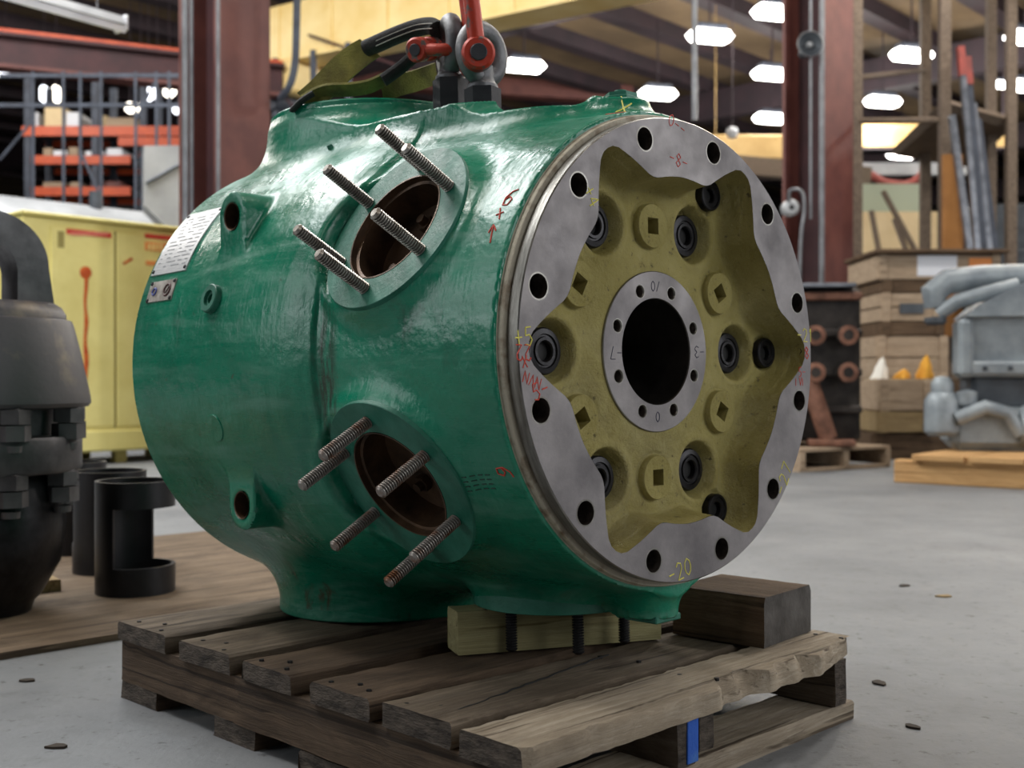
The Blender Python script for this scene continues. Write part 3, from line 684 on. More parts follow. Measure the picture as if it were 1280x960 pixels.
# --- hand-written marks
GL = {'0': [[(.5, 0), (.12, .2), (0, .5), (.12, .8), (.5, 1), (.88, .8), (1, .5), (.88, .2), (.5, 0)]], '1': [[(.5, 0), (.5, 1), (.25, .75)]],
      '2': [[(0, .8), (.3, 1), (.8, .9), (.85, .6), (.1, 0), (1, 0)]], '3': [[(0, .9), (.5, 1), (.9, .75), (.4, .52), (.95, .25), (.5, 0), (0, .12)]],
      '4': [[(.7, 0), (.7, 1), (0, .35), (1, .35)]], '5': [[(.9, 1), (.2, 1), (.1, .55), (.6, .6), (.95, .3), (.6, 0), (.05, .08)]],
      '6': [[(.85, .95), (.4, .8), (.08, .4), (.3, 0), (.8, .05), (.9, .38), (.5, .5), (.12, .3)]], '7': [[(0, 1), (1, 1), (.4, 0)]],
      '8': [[(.5, .52), (.1, .75), (.5, 1), (.9, .75), (.5, .52), (.05, .25), (.5, 0), (.95, .25), (.5, .52)]], '+': [[(.5, .1), (.5, .9)], [(.05, .5), (.95, .5)]],
      '-': [[(.05, .5), (.9, .5)]], 'X': [[(0, 0), (1, 1)], [(0, 1), (1, 0)]], '/': [[(.1, 0), (.9, 1)]], '^': [[(.5, 0), (.5, 1)], [(.1, .6), (.5, 1), (.9, .6)]],
      'E': [[(1, 1), (0, 1), (0, 0), (1, 0)], [(0, .5), (.7, .5)]], 'O': [[(.5, 0), (.1, .2), (0, .5), (.1, .8), (.5, 1), (.9, .8), (1, .5), (.9, .2), (.5, 0)]],
      'V': [[(0, 1), (.5, 0), (1, 1)]], 'N': [[(0, 0), (0, 1), (1, 0), (1, 1)]], 'G': [[(.95, .85), (.5, 1), (.05, .6), (.05, .3), (.5, 0), (.95, .2), (.95, .5), (.6, .5)]],
      ' ': []}
def strokes(text, size, rot, fn, wdt, mats, name='paint_mark', parent=None):
    mb = MB(); x0 = -.5 * len(text) * .75 * size; c_, s_ = math.cos(rot), math.sin(rot)
    for i, ch in enumerate(text):
        for pl in GL[ch]:
            pts = []
            for (p, q) in zip(pl[:-1], pl[1:]):
                for k in range(4): pts.append((p[0] + (q[0] - p[0]) * k / 4, p[1] + (q[1] - p[1]) * k / 4))
            pts.append(pl[-1])
            path = []
            for (x, y) in pts:
                X = x0 + i * .75 * size + x * .55 * size; Y = (y - .5) * size; path.append(fn(X * c_ - Y * s_, X * s_ + Y * c_))
            mb.tube(path, wdt, 5)
    o = part(name, mb, mats, parent=None); return o
def fmark(px, py, text, size, rot, mt, s=0., wdt=.0011):
    u0, v0 = flange_uv(px, py, s); return strokes(text, size, math.radians(rot), lambda x, y: Vector((u0 + x, s - .0001, v0 + y)), wdt, M[mt])
fmark(740, 247, '+4', .024, -60, 'chalk_yellow'); fmark(656, 421, '+5', .028, 6, 'chalk_yellow'); fmark(851, 713, '-20', .030, 12, 'chalk_yellow')
fmark(1007, 419, '-21', .026, 0, 'chalk_yellow'); fmark(980, 597, '-27', .030, 62, 'chalk_yellow')
fmark(653, 441, '22', .024, 180, 'chalk_red'); fmark(657, 452, 'X', .018, 5, 'chalk_red'); fmark(664, 475, 'NVN', .018, 160, 'chalk_red', wdt=.0008); fmark(677, 487, '5-', .026, 15, 'chalk_red')
fmark(847, 157, '0--', .022, -20, 'chalk_red', wdt=.0008); fmark(849, 201, '-8-', .024, -8, 'chalk_red', wdt=.0009); fmark(1009, 441, '8', .024, 5, 'chalk_red'); fmark(1003, 465, '5-', .018, 0, 'chalk_red', wdt=.0008); fmark(1001, 477, 'NVN', .016, 0, 'chalk_red', wdt=.0008)
fmark(820, 358, '0/', .018, 0, 'ink_dark', HS, .0008); fmark(769, 441, '-7', .022, 180, 'ink_dark', HS, .0008); fmark(873, 440, '-3', .022, 180, 'ink_dark', HS, .0008); fmark(823, 521, '0', .018, 0, 'ink_dark', HS, .0008)
strokes('+3', .03, 0, lambda x, y: Vector((.3805, .016 - x * .6, -.006 + y)), .0012, M['ink_black'])
def bmark(s0, a0, text, size, rot, mt, wdt=.0014, name='paint_mark'):
    return strokes(text, size, math.radians(rot), lambda x, y: pol(s0 - x, a0 - math.degrees(y / .43), skin(s0 - x, a0 - math.degrees(y / .43), .0003)), wdt, M[mt], name)
bmark(.066, 145.0, '6', .036, -12, 'chalk_red'); bmark(.072, 149.3, '+', .03, 20, 'chalk_red'); bmark(.072, 154.4, '^', .034, 10, 'chalk_red'); bmark(.062, 207.3, '6', .034, -100, 'chalk_red')
bmark(.085, 96, 'X', .034, 20, 'chalk_yellow'); bmark(.062, 103, 'NV', .022, 0, 'chalk_red', .001)
for j in range(4):
    bmark(.13, 207.5 + j * 1.15, '-----', .02, 0, 'stencil', .0011, 'stencil_line')
def nozzle_mark(t0, v0, text, size):
    return strokes(text, size, 0, lambda x, y: Vector((.2392 * math.sin(math.radians(t0) - x / .24), .87 + .2392 * math.cos(math.radians(t0) - x / .24), v0 + y)), .0022, M['green'], 'cast_letters')
nozzle_mark(205, -.497, 'EO', .036); nozzle_mark(190, -.497, '08', .036)

# ------------------------------------------------------------------ lifting gear
def eyebolt(name, u, s, v0, v1, rz, lab):
    e = empty(name, (0, 0, 0), 0, lab, 'eyebolt', 'eyebolts on the green cylinder')
    base = Wd(u, s, v0); e.matrix_world = frame4(base, XU, -A, XV) @ Matrix.Rotation(rz, 4, 'Z'); H = v1 - v0
    MB().prism([(.037 * math.cos(k * PI / 3 + .2), .037 * math.sin(k * PI / 3 + .2)) for k in range(6)], 0, H).build('hex_adapter', M['hexgrey'], e, angle=20)
    MB().lathe([(.031, H), (.0305, H + .007), (.026, H + .012), (.0235, H + .022), (.022, H + .045), (0, H + .045)], 28).build('collar', M['eyebolt'], e)
    ring = [(.048 * math.cos(q), 0, H + .070 + .048 * math.sin(q)) for q in np.linspace(0, 2 * PI, 40, endpoint=False)]
    MB().tube(ring, .0190, 16, closed=True, up=(0, 1, 0)).build('ring', M['eyebolt'], e); return e
EB1 = eyebolt('eyebolt', -.05, .553, .440, .578, math.radians(62), 'grey forged eyebolt turned edge-on, with the black sling shackled to it')
EB2 = eyebolt('eyebolt', -.05, .455, .435, .540, math.radians(4), 'grey forged eyebolt turned face-on, with the upright red shackle through it')
def shackle(name, c, pin_dir, bow_dir, L, wdt, r, lab):
    """bow shackle: pin at c along pin_dir, bow reaching L along bow_dir"""
    e = empty(name, c, 0, lab, 'shackle'); pd = Vector(pin_dir).normalized(); bd = Vector(bow_dir); bd = (bd - pd * bd.dot(pd)).normalized(); nn = pd.cross(bd)
    e.matrix_world = frame4(c, pd, bd, nn)
    pts = [(-wdt / 2, 0, 0), (-wdt / 2 * 1.02, L * .25, 0), (-wdt / 2 * 1.1, L * .55, 0)] + [(-wdt * .56 * math.cos(q), L * .66 + wdt * .6 * math.sin(q), 0) for q in np.linspace(.25, PI - .25, 11)] + [(wdt / 2 * 1.1, L * .55, 0), (wdt / 2 * 1.02, L * .25, 0), (wdt / 2, 0, 0)]
    MB().tube(pts, r, 14, up=(0, 0, 1)).build('bow', M['redpaint'], e)
    for sg in (-1, 1):
        Mx = frame4((sg * wdt / 2, 0, 0), (0, 1, 0), (0, 0, 1), (1, 0, 0))
        MB().lathe([(0, -r * 1.15), (r * 1.7, -r * 1.15), (r * 2.0, -r * .8), (r * 2.0, r * .8), (r * 1.7, r * 1.15), (0, r * 1.15)], 24, Mx).build('eye', M['redpaint'], e)
    MB().cyl((-wdt / 2 - r * 1.9, 0, 0), (wdt / 2 + r * 1.35, 0, 0), r * .95, 16).box((-wdt / 2 - r * 1.9 - .012, 0, 0), (.028, r * .8, r * 1.8), bv=.003).build('pin', M['redpaint'], e)
    MB().lathe([(r * 1.02, -.0), (r * .92, .0018), (0, .0018)], 20, frame4((wdt / 2 + r * 1.3, 0, 0), (0, 1, 0), (0, 0, 1), (1, 0, 0))).build('pin_end', M['hexgrey'], e)
    return e
shackle('shackle', at(605, 66, 2.285) + Vector((-.016, .045, 0)), (.10, -.99, -.05), (-.13, 0, .99), .19, .082, .0165, 'worn red bow shackle standing upright in the face-on eyebolt')
shackle('shackle', at(531, 62, 2.41), (-.42, -.86, -.28), (.97, -.2, -.05), .075, .052, .0125, 'worn red bow shackle lying sideways, holding the sling loop')
def smooth_path(pts, n=8):
    out = []; P = [Vector(p) for p in pts]
    for i in range(len(P) - 1):
        p0, p1, p2, p3 = P[max(i - 1, 0)], P[i], P[i + 1], P[min(i + 2, len(P) - 1)]
        for k in range(n):
            t = k / n; out.append(.5 * ((2 * p1) + (-p0 + p2) * t + (2 * p0 - 5 * p1 + 4 * p2 - p3) * t * t + (-p0 + 3 * p1 - 3 * p2 + p3) * t ** 3))
    out.append(P[-1]); return out
sl = empty('lifting_sling', Wd(-.05, .80, .56), 0, 'yellow webbing lifting sling with black loop sleeves draped over the top nozzle', 'sling')
slinv = sl.matrix_world.inverted() if False else Matrix.Translation(-Vector(sl.location))
def sl_part(name, mb, mt): mb.v = [tuple(slinv @ Vector(p)) for p in mb.v]; return mb.build(name, M[mt], sl)
pa = smooth_path([at(548, 38, 2.42), at(538, 33, 2.44), at(520, 36, 2.46), at(495, 45, 2.47), at(470, 56, 2.48), at(459, 61, 2.49)])
sl_part('loop_sleeve', MB().tube(pa, .0225, 14, flat=.8), 'sling_black')
for dy in (-3.2, 3.0):
    sp_ = smooth_path([at(540, 29 + dy + 4, 2.40), at(520, 35 + dy, 2.435), at(495, 44 + dy, 2.447), at(470, 55 + dy, 2.457)])
    for k in range(0, len(sp_) - 1, 2): pass
    sl_part('stitching', MB().tube(sp_, .0011, 5), 'thread_white')
pb = smooth_path([at(463, 60, 2.49), at(450, 68, 2.5), at(430, 84, 2.5), at(412, 102, 2.5), at(398, 116, 2.5), at(384, 127, 2.52)])
wd0 = [Vector((.55, .2, .8)), Vector((.6, .25, -.75))]
sl_part('webbing', MB().ribbon([(p, Vector((.62 + .2 * math.sin(i * .12), -.15, -.55 - .2 * math.sin(i * .1)))) for i, p in enumerate(pb)], .060, .006), 'sling_yellow')
pc = smooth_path([at(540, 56, 2.44), at(522, 68, 2.45), at(500, 86, 2.46), at(479, 101, 2.46)])
sl_part('loop_sleeve', MB().tube(pc, .016, 12, flat=.8), 'sling_black')
pd_ = smooth_path([at(480, 100, 2.47), at(462, 108, 2.48), at(440, 112, 2.48), at(415, 113, 2.48), at(398, 117, 2.49), at(378, 128, 2.5)])
sl_part('webbing', MB().ribbon([(p, Vector((.05, .75, -.5))) for p in pd_], .034, .007), 'sling_yellow')
pe = smooth_path([at(478, 116, 2.50), at(495, 108, 2.50), at(520, 101, 2.52), at(545, 92, 2.54)])
sl_part('webbing', MB().ribbon([(p, Vector((.1, .35, -.8))) for p in pe], .045, .007), 'sling_yellow')
pf_ = smooth_path([at(392, 117, 2.47), at(378, 126, 2.47), at(366, 138, 2.49)])
sl_part('loop_sleeve', MB().tube(pf_, .011, 10, flat=.6), 'sling_black')

# ------------------------------------------------------------------ left foreground: plywood, sleeves, flanged casting
def sheet_pt(r, a, z): q = RP * r + AP * a; return Vector((q.x, q.y, z))
pw_ = plank(3.9, 1.68, .02, 77, .0015, None, 20, .0).build('plywood_sheet', [M['plywood'], M['plywood']], None, sheet_pt(.95, -3.71, .0105)); pw_.rotation_euler = (0, 0, PI / 4)
tag(pw_, 'worn stained plywood sheet lying on the concrete under the black sleeves', 'plywood')
def sleeve(name, c, R, H, lab, a0, a1, z0, z1):
    """upright sleeve with a window between angles a0..a1 and heights z0..z1"""
    mb = MB(); n = 72; T = .012
    zs = [0, z0, z1, H]
    def ring(z, r): return [(r * math.cos(2 * PI * k / n), r * math.sin(2 * PI * k / n), z) for k in range(n)]
    P = []; 
    for z in zs: P += ring(z, R)
    for z in zs: P += ring(z, R - T)
    o_ = 4 * n; fs = []
    def cut(k): a = math.degrees(2 * PI * (k + .5) / n) % 360; return (a0 <= a <= a1) if a0 < a1 else (a >= a0 or a <= a1)
    for lv in range(3):
        for k in range(n):
            if lv == 1 and cut(k): continue
            j = (k + 1) % n; fs += [(lv * n + k, lv * n + j, (lv + 1) * n + j, (lv + 1) * n + k), (o_ + lv * n + k, o_ + (lv + 1) * n + k, o_ + (lv + 1) * n + j, o_ + lv * n + j)]
    for k in range(n):
        j = (k + 1) % n; fs += [(k, o_ + k, o_ + j, j), (3 * n + k, 3 * n + j, o_ + 3 * n + j, o_ + 3 * n + k)]
        if cut(k):
            fs += [(n + k, n + j, o_ + n + j, o_ + n + k), (2 * n + k, o_ + 2 * n + k, o_ + 2 * n + j, 2 * n + j)]
            if not cut(k - 1): fs.append((n + k, o_ + n + k, o_ + 2 * n + k, 2 * n + k))
            if not cut((k + 1) % n): fs.append((n + j, 2 * n + j, o_ + 2 * n + j, o_ + n + j))
    o = mb.add(P, fs).build(name, M['sleeve'], None, c); return tag(o, lab, 'sleeve', 'black sleeves on the plywood')
sleeve('slotted_sleeve', at(169, 600, 3.63).xy.to_3d() + Vector((0, 0, .021)), .120, .345, 'black steel sleeve with a wide cut-out window, foremost on the plywood', 257, 78, .085, .265)
sleeve('slotted_sleeve', at(137, 600, 4.02).xy.to_3d() + Vector((0, 0, .021)), .122, .345, 'black steel sleeve standing between the windowed sleeve and the grey casting', 150, 215, .10, .25)
sleeve('slotted_sleeve', at(92, 600, 4.45).xy.to_3d() + Vector((0, 0, .021)), .118, .345, 'black steel sleeve half hidden behind the grey flanged casting', 20, 80, .10, .25)
pk = plank(.50, .12, .035, 44, .001, None, 10, 0).build('loose_plank', [M['pale_wood'], M['pale_wood']], None, (-1.60, 3.80, .0395)); pk.rotation_euler = (0, 0, math.radians(-54)); tag(pk, 'short pale plank lying flat beneath the grey flanged casting', 'plank')
# flanged casting: lower barrel, two bolted flanges, tapered bonnet, lifting eye
gx, gy = -1.50, 3.30
gc = empty('flanged_casting', (gx, gy, .021), 0, 'dark grey bolted casting with a thick lifting eye on top, on the plywood', 'machine part')
def gz(py): return CAMH + (HOR - py) / F_PX * (gy - .15) - .021
MB().lathe([(0, 0), (.13, .0), (.14, .03), (.16, .05), (.21, .14), (.225, .25), (.205, .36), (.19, gz(598))], 48).build('lower_barrel', M['black_steel'], gc)
MB().lathe([(.19, gz(598)), (.262, gz(594)), (.268, gz(590)), (.268, gz(552)), (.262, gz(548)), (.20, gz(546)), (.20, gz(520))], 56).build('lower_flange', M['castgrey'], gc)
MB().lathe([(.20, gz(520)), (.20, gz(514)), (.285, gz(510)), (.292, gz(505)), (.290, gz(495)), (.265, gz(440)), (.246, gz(404)), (.240, gz(397)), (.226, gz(395)), (.224, gz(388)), (.212, gz(379)), (.195, gz(374)), (0, gz(373))], 56).build('bonnet', M['castdust'], gc)
NUT = MB().prism([(.045 * math.cos(k * PI / 3), .045 * math.sin(k * PI / 3)) for k in range(6)], 0, .038).lathe([(.045, .038), (.036, .043), (.036, .043)], 6).mesh('nut', M['castgrey'], 20)
BLT = MB().prism([(.046 * math.cos(k * PI / 3), .046 * math.sin(k * PI / 3)) for k in range(6)], 0, .042).lathe([(.026, -.012), (.024, -.03), (0, -.032)], 16).mesh('bolt_head', M['castgrey'], 20)
for lvl, zt, Rb in ((0, gz(512), .252), (1, gz(594), .232)):
    for k in range(8):
        a = math.radians(-48 + 45 * k); p = (Rb * math.cos(a), Rb * math.sin(a))
        q = obj('nut', NUT, gc, (p[0], p[1], zt - .038), (0, 0, a)); q2 = obj('bolt_head', BLT, gc, (p[0], p[1], zt - .084), (0, 0, a + .35))
# arch-shaped lifting eye
mb = MB(); n = 28; outer = [(-.185, 0)] + [(.170 * math.cos(PI - PI * k / n), .105 + .155 * math.sin(PI - PI * k / n)) for k in range(n + 1)] + [(.185, 0)]
inner = [(-.085, 0)] + [(.085 * math.cos(PI - PI * k / n), .085 + .088 * math.sin(PI - PI * k / n)) for k in range(n + 1)] + [(.085, 0)]
tk = .085; P = []; m_ = len(outer)
for y in (-tk, tk): P += [(x, y, z) for x, z in outer] + [(x, y, z) for x, z in inner]
fs = []
for i in range(m_ - 1):
    fs += [(i, i + 1, m_ + i + 1, m_ + i), (2 * m_ + i, 3 * m_ + i, 3 * m_ + i + 1, 2 * m_ + i + 1), (i, 2 * m_ + i, 2 * m_ + i + 1, i + 1), (m_ + i, m_ + i + 1, 3 * m_ + i + 1, 3 * m_ + i)]
fs += [(0, m_, 3 * m_, 2 * m_), (m_ - 1, 3 * m_ - 1, 4 * m_ - 1, 2 * m_ - 1)]
eye = mb.add(P, fs).build('lifting_eye', M['castgrey'], gc, (-.01, 0, gz(374) - .002), 30); eye.rotation_euler = (0, 0, math.radians(38))
for px_, py_ in ((7, 411), (53, 411)):
    q = at(px_, py_, gy); a = math.atan2(-1, (q.x - gx) * 3.6); R_ = .2475
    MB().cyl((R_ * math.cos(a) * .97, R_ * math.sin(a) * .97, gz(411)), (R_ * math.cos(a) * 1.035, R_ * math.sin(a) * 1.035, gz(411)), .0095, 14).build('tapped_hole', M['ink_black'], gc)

# ------------------------------------------------------------------ background, left
def column(name, c, wf, dp, tf, top, lab, mt, mt2):
    e = empty(name, (c[0], c[1], 0), RZ, lab, 'column')
    # local x along E2 (flange width), y along E1 (depth)
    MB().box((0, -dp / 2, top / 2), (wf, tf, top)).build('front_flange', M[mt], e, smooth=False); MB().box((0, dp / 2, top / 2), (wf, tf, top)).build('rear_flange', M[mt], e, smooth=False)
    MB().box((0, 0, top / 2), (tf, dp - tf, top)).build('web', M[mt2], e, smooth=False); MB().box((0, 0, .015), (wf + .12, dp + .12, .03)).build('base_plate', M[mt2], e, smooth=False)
    return e
ca = at(281, 300, 9.4); column('steel_column', (ca.x, ca.y), .50, .50, .035, 7.7, 'maroon steel I-section column behind the green cylinder beside the yellow cabinet', 'maroon', 'maroon_dark')
def pipe(name, x, y, z0, z1, r, mt, lab):
    o = MB().cyl((0, 0, 0), (0, 0, z1 - z0), r, 12).build(name, M[mt], None, (x, y, z0)); return tag(o, lab, 'pipe')
q = at(232, 200, 9.0); pipe('conduit_pipe', q.x, q.y, 0, 7.6, .024, 'conduit', 'grey conduit running up the outer edge of the column beside the yellow cabinet')
q = at(240, 200, 9.1); pipe('conduit_pipe', q.x, q.y, 0, 7.6, .014, 'conduit', 'thin conduit just inside the thicker conduit on the same column')
q = at(273, 200, 8.95); pipe('conduit_pipe', q.x, q.y, 0, 7.6, .015, 'conduit', 'pale conduit running along the column web')
# yellow cabinet
c0 = at(28, 400, 8.85); c0.z = 0; cab = empty('yellow_cabinet', c0, math.atan2(.88, .8), 'faded yellow steel cabinet with red labels and a rust streak, on short feet', 'cabinet')
W_, D_, H0, H1 = 1.75, .8, .10, 1.93
MB().box((W_ / 2, D_ / 2, (H0 + H1) / 2), (W_, D_, H1 - H0), bv=.012).build('body', M['yellowcab'], cab)
MB().box((W_ / 2, D_ / 2 - .01, H1 + .015), (W_ + .04, D_ + .06, .03), bv=.008).build('lid', M['yellowcab'], cab)
MB().box((W_ / 2, -.012, .19), (W_, .03, .16), bv=.008).build('skirt', M['yellowcab'], cab)
for x0_, x1_ in ((.22, .75), (.77, 1.30), (1.32, 1.72)): MB().box(((x0_ + x1_) / 2, -.006, 1.08), (x1_ - x0_, .02, 1.56), bv=.006).build('door', M['yellowcab'], cab)
for x in (.76, 1.31): MB().box((x, .0, 1.08), (.014, .012, 1.58)).build('door_gap', M['seamdark'], cab)
for x in (.25, .85, 1.5):
    for y in (.1, .7): MB().box((x, y, .05), (.10, .08, .10), bv=.004).build('foot', M['seamdark'], cab)
def cab_x(px): # local x on the cabinet's front for an image column
    d = Vector((.6726, .74, 0)); k = (px - 640) / F_PX; return (k * c0.y - c0.x) / (d.x - k * d.y)
def cab_pt(px, py):
    x = cab_x(px); Yq = c0.y + .74 * x; return x, CAMH + (HOR - py) / F_PX * Yq
def cab_rect(name, x0, y0, x1, y1, mt, d=.018):
    a = cab_pt(x0, y0); b_ = cab_pt(x1, y0); z1 = cab_pt(x1, y1)[1]; return MB().box(((a[0] + b_[0]) / 2, -d, (a[1] + z1) / 2), (b_[0] - a[0], .004, abs(a[1] - z1)), bv=.001).build(name, M[mt], cab)
cab_rect('red_label', 82, 286, 138, 298, 'labelred'); cab_rect('red_label', 180, 292, 214, 301, 'labelred'); cab_rect('orange_sticker', 180, 302, 214, 316, 'labelorange'); cab_rect('orange_sticker', 181, 326, 214, 334, 'labelorange')
RL = random.Random(4)
for x in np.arange(87, 133, 3.4): cab_rect('label_print', x, 290, x + 2.2, 295, 'labelpink', .0205)
for x in (184, 189, 194, 199): cab_rect('label_print', x, 305, x + 2.5, 313, 'yellowcab', .0205)
cab_rect('dark_tag', 71, 289, 79, 310, 'seamdark')
a = cab_pt(106, 341); MB().lathe([(.0, .002), (.045, .002), (.05, 0)], 20, frame4((a[0], -.018, a[1]), (1, 0, 0), (0, 0, 1), (0, -1, 0))).build('rust_spot', M['rustdrip'], cab)
z2 = cab_pt(106, 482)[1]; MB().tube([(a[0] + .006 * math.sin(k * 1.3), -.017, a[1] + (z2 - a[1]) * k / 14) for k in range(15)], [.022, .017, .015, .013, .012, .013, .018, .016, .013, .015, .02, .021, .018, .017, .012], 8, flat=.2, up=(0, 1, 0)).build('rust_drip', M['rustdrip'], cab)
a = cab_pt(160, 326); MB().tube([(a[0] - .05, -.017, a[1] - .03), (a[0], -.017, a[1]), (a[0] + .03, -.017, a[1] + .02)], .012, 6, flat=.2, up=(0, 1, 0)).build('rust_scratch', M['rustdrip'], cab)
# grey tank and bent duct behind the cabinet
tk_ = empty('grey_tank', at(70, 300, 12.5).xy.to_3d(), RZ, 'long light grey tank lying behind the yellow cabinet', 'tank'); zt = at(70, 268, 12.5).z
Mx = frame4((0, 0, zt - .45), (0, 1, 0), (0, 0, 1), (1, 0, 0))
MB().lathe([(0, -1.9), (.4, -1.8), (.55, -1.6), (.58, -1.4), (.58, 1.4), (.55, 1.6), (.4, 1.8), (0, 1.9)], 36, Mx).build('shell', M['whitegrey'], tk_)
for x in (-1.2, 1.2): MB().box((x, 0, (zt - .8) / 2), (.2, .8, zt - .8)).build('saddle', M['greydark'], tk_)
MB().cyl((.35, -.2, zt + .05), (.35, -.2, zt + .26), .07, 14).build('nozzle', M['greydark'], tk_)
q = at(206, 230, 11.5); du = empty('sheet_duct', (q.x, q.y, 0), RZ - .5, 'pale grey bent sheet-metal duct standing beside the maroon column', 'duct')
zd = lambda py: CAMH + (HOR - py) / F_PX * 11.5
MB().prism([(-.2, zd(262)), (-.2, zd(190)), (.22, zd(186)), (.22, zd(268)), (.05, zd(300)), (-.02, zd(285))], -.25, .25, frame4((0, 0, 0), (1, 0, 0), (0, 0, 1), (0, 1, 0))).build('duct_body', M['whitegrey'], du, smooth=False)
MB().tube([(-.18, -.27, zd(236)), (-.05, -.27, zd(226)), (.08, -.27, zd(215)), (.22, -.27, zd(207))], .035, 8, flat=.4).build('flange_strip', M['greydark'], du)
MB().box((0, 0, zd(300) / 2), (.12, .12, zd(300))).build('stand', M['greydark'], du)
# pallet rack with orange beams
YR = 22.0; q = at(105, 200, YR)
rk = empty('pallet_rack', (q.x, q.y, 0), 0, 'tall pallet rack with orange beams behind the grey tank', 'rack')
def rx(px): return (px - 640) / F_PX * YR - q.x
def rzz(py, Y=YR): return CAMH + (HOR - py) / F_PX * Y
for px_ in (36, 120, 180, 228):
    for dy in (0, 1.0): MB().box((rx(px_), dy, 3.2), (.12, .1, 6.4)).build('upright', M['bluegrey'], rk, smooth=False)
for px0, px1, py_, hh in ((30, 232, 165, .18), (42, 165, 201, .16), (42, 165, 240, .16), (150, 232, 178, .16), (42, 232, 285, .16), (42, 232, 330, .16)):
    for dy in (-.06, 1.05): MB().box(((rx(px0) + rx(px1)) / 2, dy, rzz(py_)), (rx(px1) - rx(px0), .06, hh)).build('beam', M['orange'], rk, smooth=False)
    MB().box(((rx(px0) + rx(px1)) / 2, .5, rzz(py_) + .05), (rx(px1) - rx(px0), 1.0, .03)).build('shelf_deck', M['greydark'], rk, smooth=False)
bx_specs = [(31, 146, 143, 40, 'white', 165), (52, 78, 132, 10, 'cream', 165), (79, 96, 138, 8, 'white', 165), (115, 130, 142, 8, 'cream', 165), (130, 168, 145, 9, 'crate', 165), (50, 62, 183, 8, 'crate', 201), (63, 80, 186, 9, 'white', 201), (82, 94, 182, 9, 'crate', 201),
            (103, 128, 187, 9, 'white', 201), (130, 150, 189, 9, 'white', 201), (50, 78, 226, 9, 'crate', 240), (84, 96, 226, 9, 'crate', 240), (110, 148, 225, 9, 'maroon', 240), (184, 193, 163, 9, 'white', 178)]
SH = {165: 'top orange beam', 201: 'middle orange beam', 240: 'lowest seen orange beam', 178: 'short orange beam by the column'}
BOXLAB = ['white box at the outer end of the top orange beam', 'tall cream carton on the top orange beam', 'white box beside the tall cream carton', 'small cream carton near the middle of the top orange beam', 'long low wooden box on the top orange beam',
          'wooden box at the outer end of the middle orange beam', 'white box between two wooden boxes on the middle orange beam', 'wooden box beside the lone white box on the middle orange beam', 'wide white box on the middle orange beam', 'white box at the inner end of the middle orange beam',
          'long wooden box on the lowest seen orange beam', 'short wooden box on the lowest seen orange beam', 'long dark red box on the lowest seen orange beam', 'white box on the short orange beam by the column']
for i, (x0_, x1_, y0_, _, mt, py_) in enumerate(bx_specs):
    if i == 0: x0_, x1_, y0_ = 12, 21, 138
    zb = rzz(py_) + .066; zt_ = rzz(y0_); 
    if zt_ < zb + .12: zt_ = zb + .2
    o = MB().box((0, 0, (zt_ - zb) / 2), (rx(x1_) - rx(x0_), .7, zt_ - zb), bv=.015).build('stored_box', M[mt], None, (q.x + (rx(x0_) + rx(x1_)) / 2 + (.35 if i == 0 else 0), YR + .5, zb))
    tag(o, BOXLAB[i], 'box', 'boxes on the orange rack')
# blue-grey guard frame in front of the rack
YG = 15.5; qg = at(100, 180, YG); gf = empty('guard_frame', (qg.x, qg.y, 0), 0, 'dark blue-grey steel lattice frame standing in front of the orange rack', 'frame')
gxx = lambda px: (px - 640) / F_PX * YG - qg.x
for px_ in (42, 80, 101, 127, 170, 196, 212): MB().box((gxx(px_), 0, rzz(90, YG) / 2), (.032, .032, rzz(90, YG))).build('post', M['bluegrey'], gf, smooth=False)
for py_ in (95, 132): MB().box(((gxx(0) + gxx(226)) / 2, 0, rzz(py_, YG)), (gxx(226) - gxx(0), .04, .05)).build('rail', M['bluegrey'], gf, smooth=False)
for (a, b_) in (((42, 150), (0, 200)), ((101, 190), (128, 250)), ((170, 150), (196, 100))):
    MB().cyl((gxx(a[0]), 0, rzz(a[1], YG)), (gxx(b_[0]), 0, rzz(b_[1], YG)), .02, 8).build('brace', M['bluegrey'], gf)
# runway beam and rail above them
pA = at(-60, 57, 16.0); pB = at(228, 88, 17.3)
dirv = (pB - pA); rzb = math.atan2(dirv.y, dirv.x)
rb_ = empty('runway_beam', (pA + pB) / 2, rzb, 'maroon crane runway beam with an orange rail above the rack', 'beam'); Lb = dirv.xy.length + 3; pitch_b = 0
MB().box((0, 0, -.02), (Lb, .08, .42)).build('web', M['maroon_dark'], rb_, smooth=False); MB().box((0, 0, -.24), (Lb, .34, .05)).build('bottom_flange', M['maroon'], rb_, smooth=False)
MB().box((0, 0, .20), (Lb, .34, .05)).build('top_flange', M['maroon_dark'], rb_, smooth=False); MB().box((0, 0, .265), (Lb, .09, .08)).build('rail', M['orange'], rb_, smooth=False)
# fluorescent batten upper left
l0 = at(-70, -28, 8.6); l1 = at(152, 34, 9.81); d_ = l1 - l0; fb = empty('batten_light', (l0 + l1) / 2, math.atan2(d_.y, d_.x), 'long white fluorescent batten light hanging at the upper edge beside the maroon column', 'lamp'); Lf = d_.length
MB().prism([(-.09, .0), (.09, .0), (.05, .075), (-.05, .075)], -Lf / 2, Lf / 2, frame4((0, 0, 0), (0, 1, 0), (0, 0, 1), (1, 0, 0))).build('housing', M['whitegrey'], fb)
MB().box((0, -.06, -.01), (Lf, .014, .11), bv=.004).build('reflector', M['white'], fb)
for x in (-Lf / 2, Lf / 2): MB().box((x, 0, .02), (.03, .17, .13), bv=.01).build('end_cap', M['white'], fb)
for x in (-Lf * .35, Lf * .35): MB().cyl((x, 0, .07), (x, 0, 8.6 - fb.location.z), .006, 6).build('hanger', M['conduit'], fb)
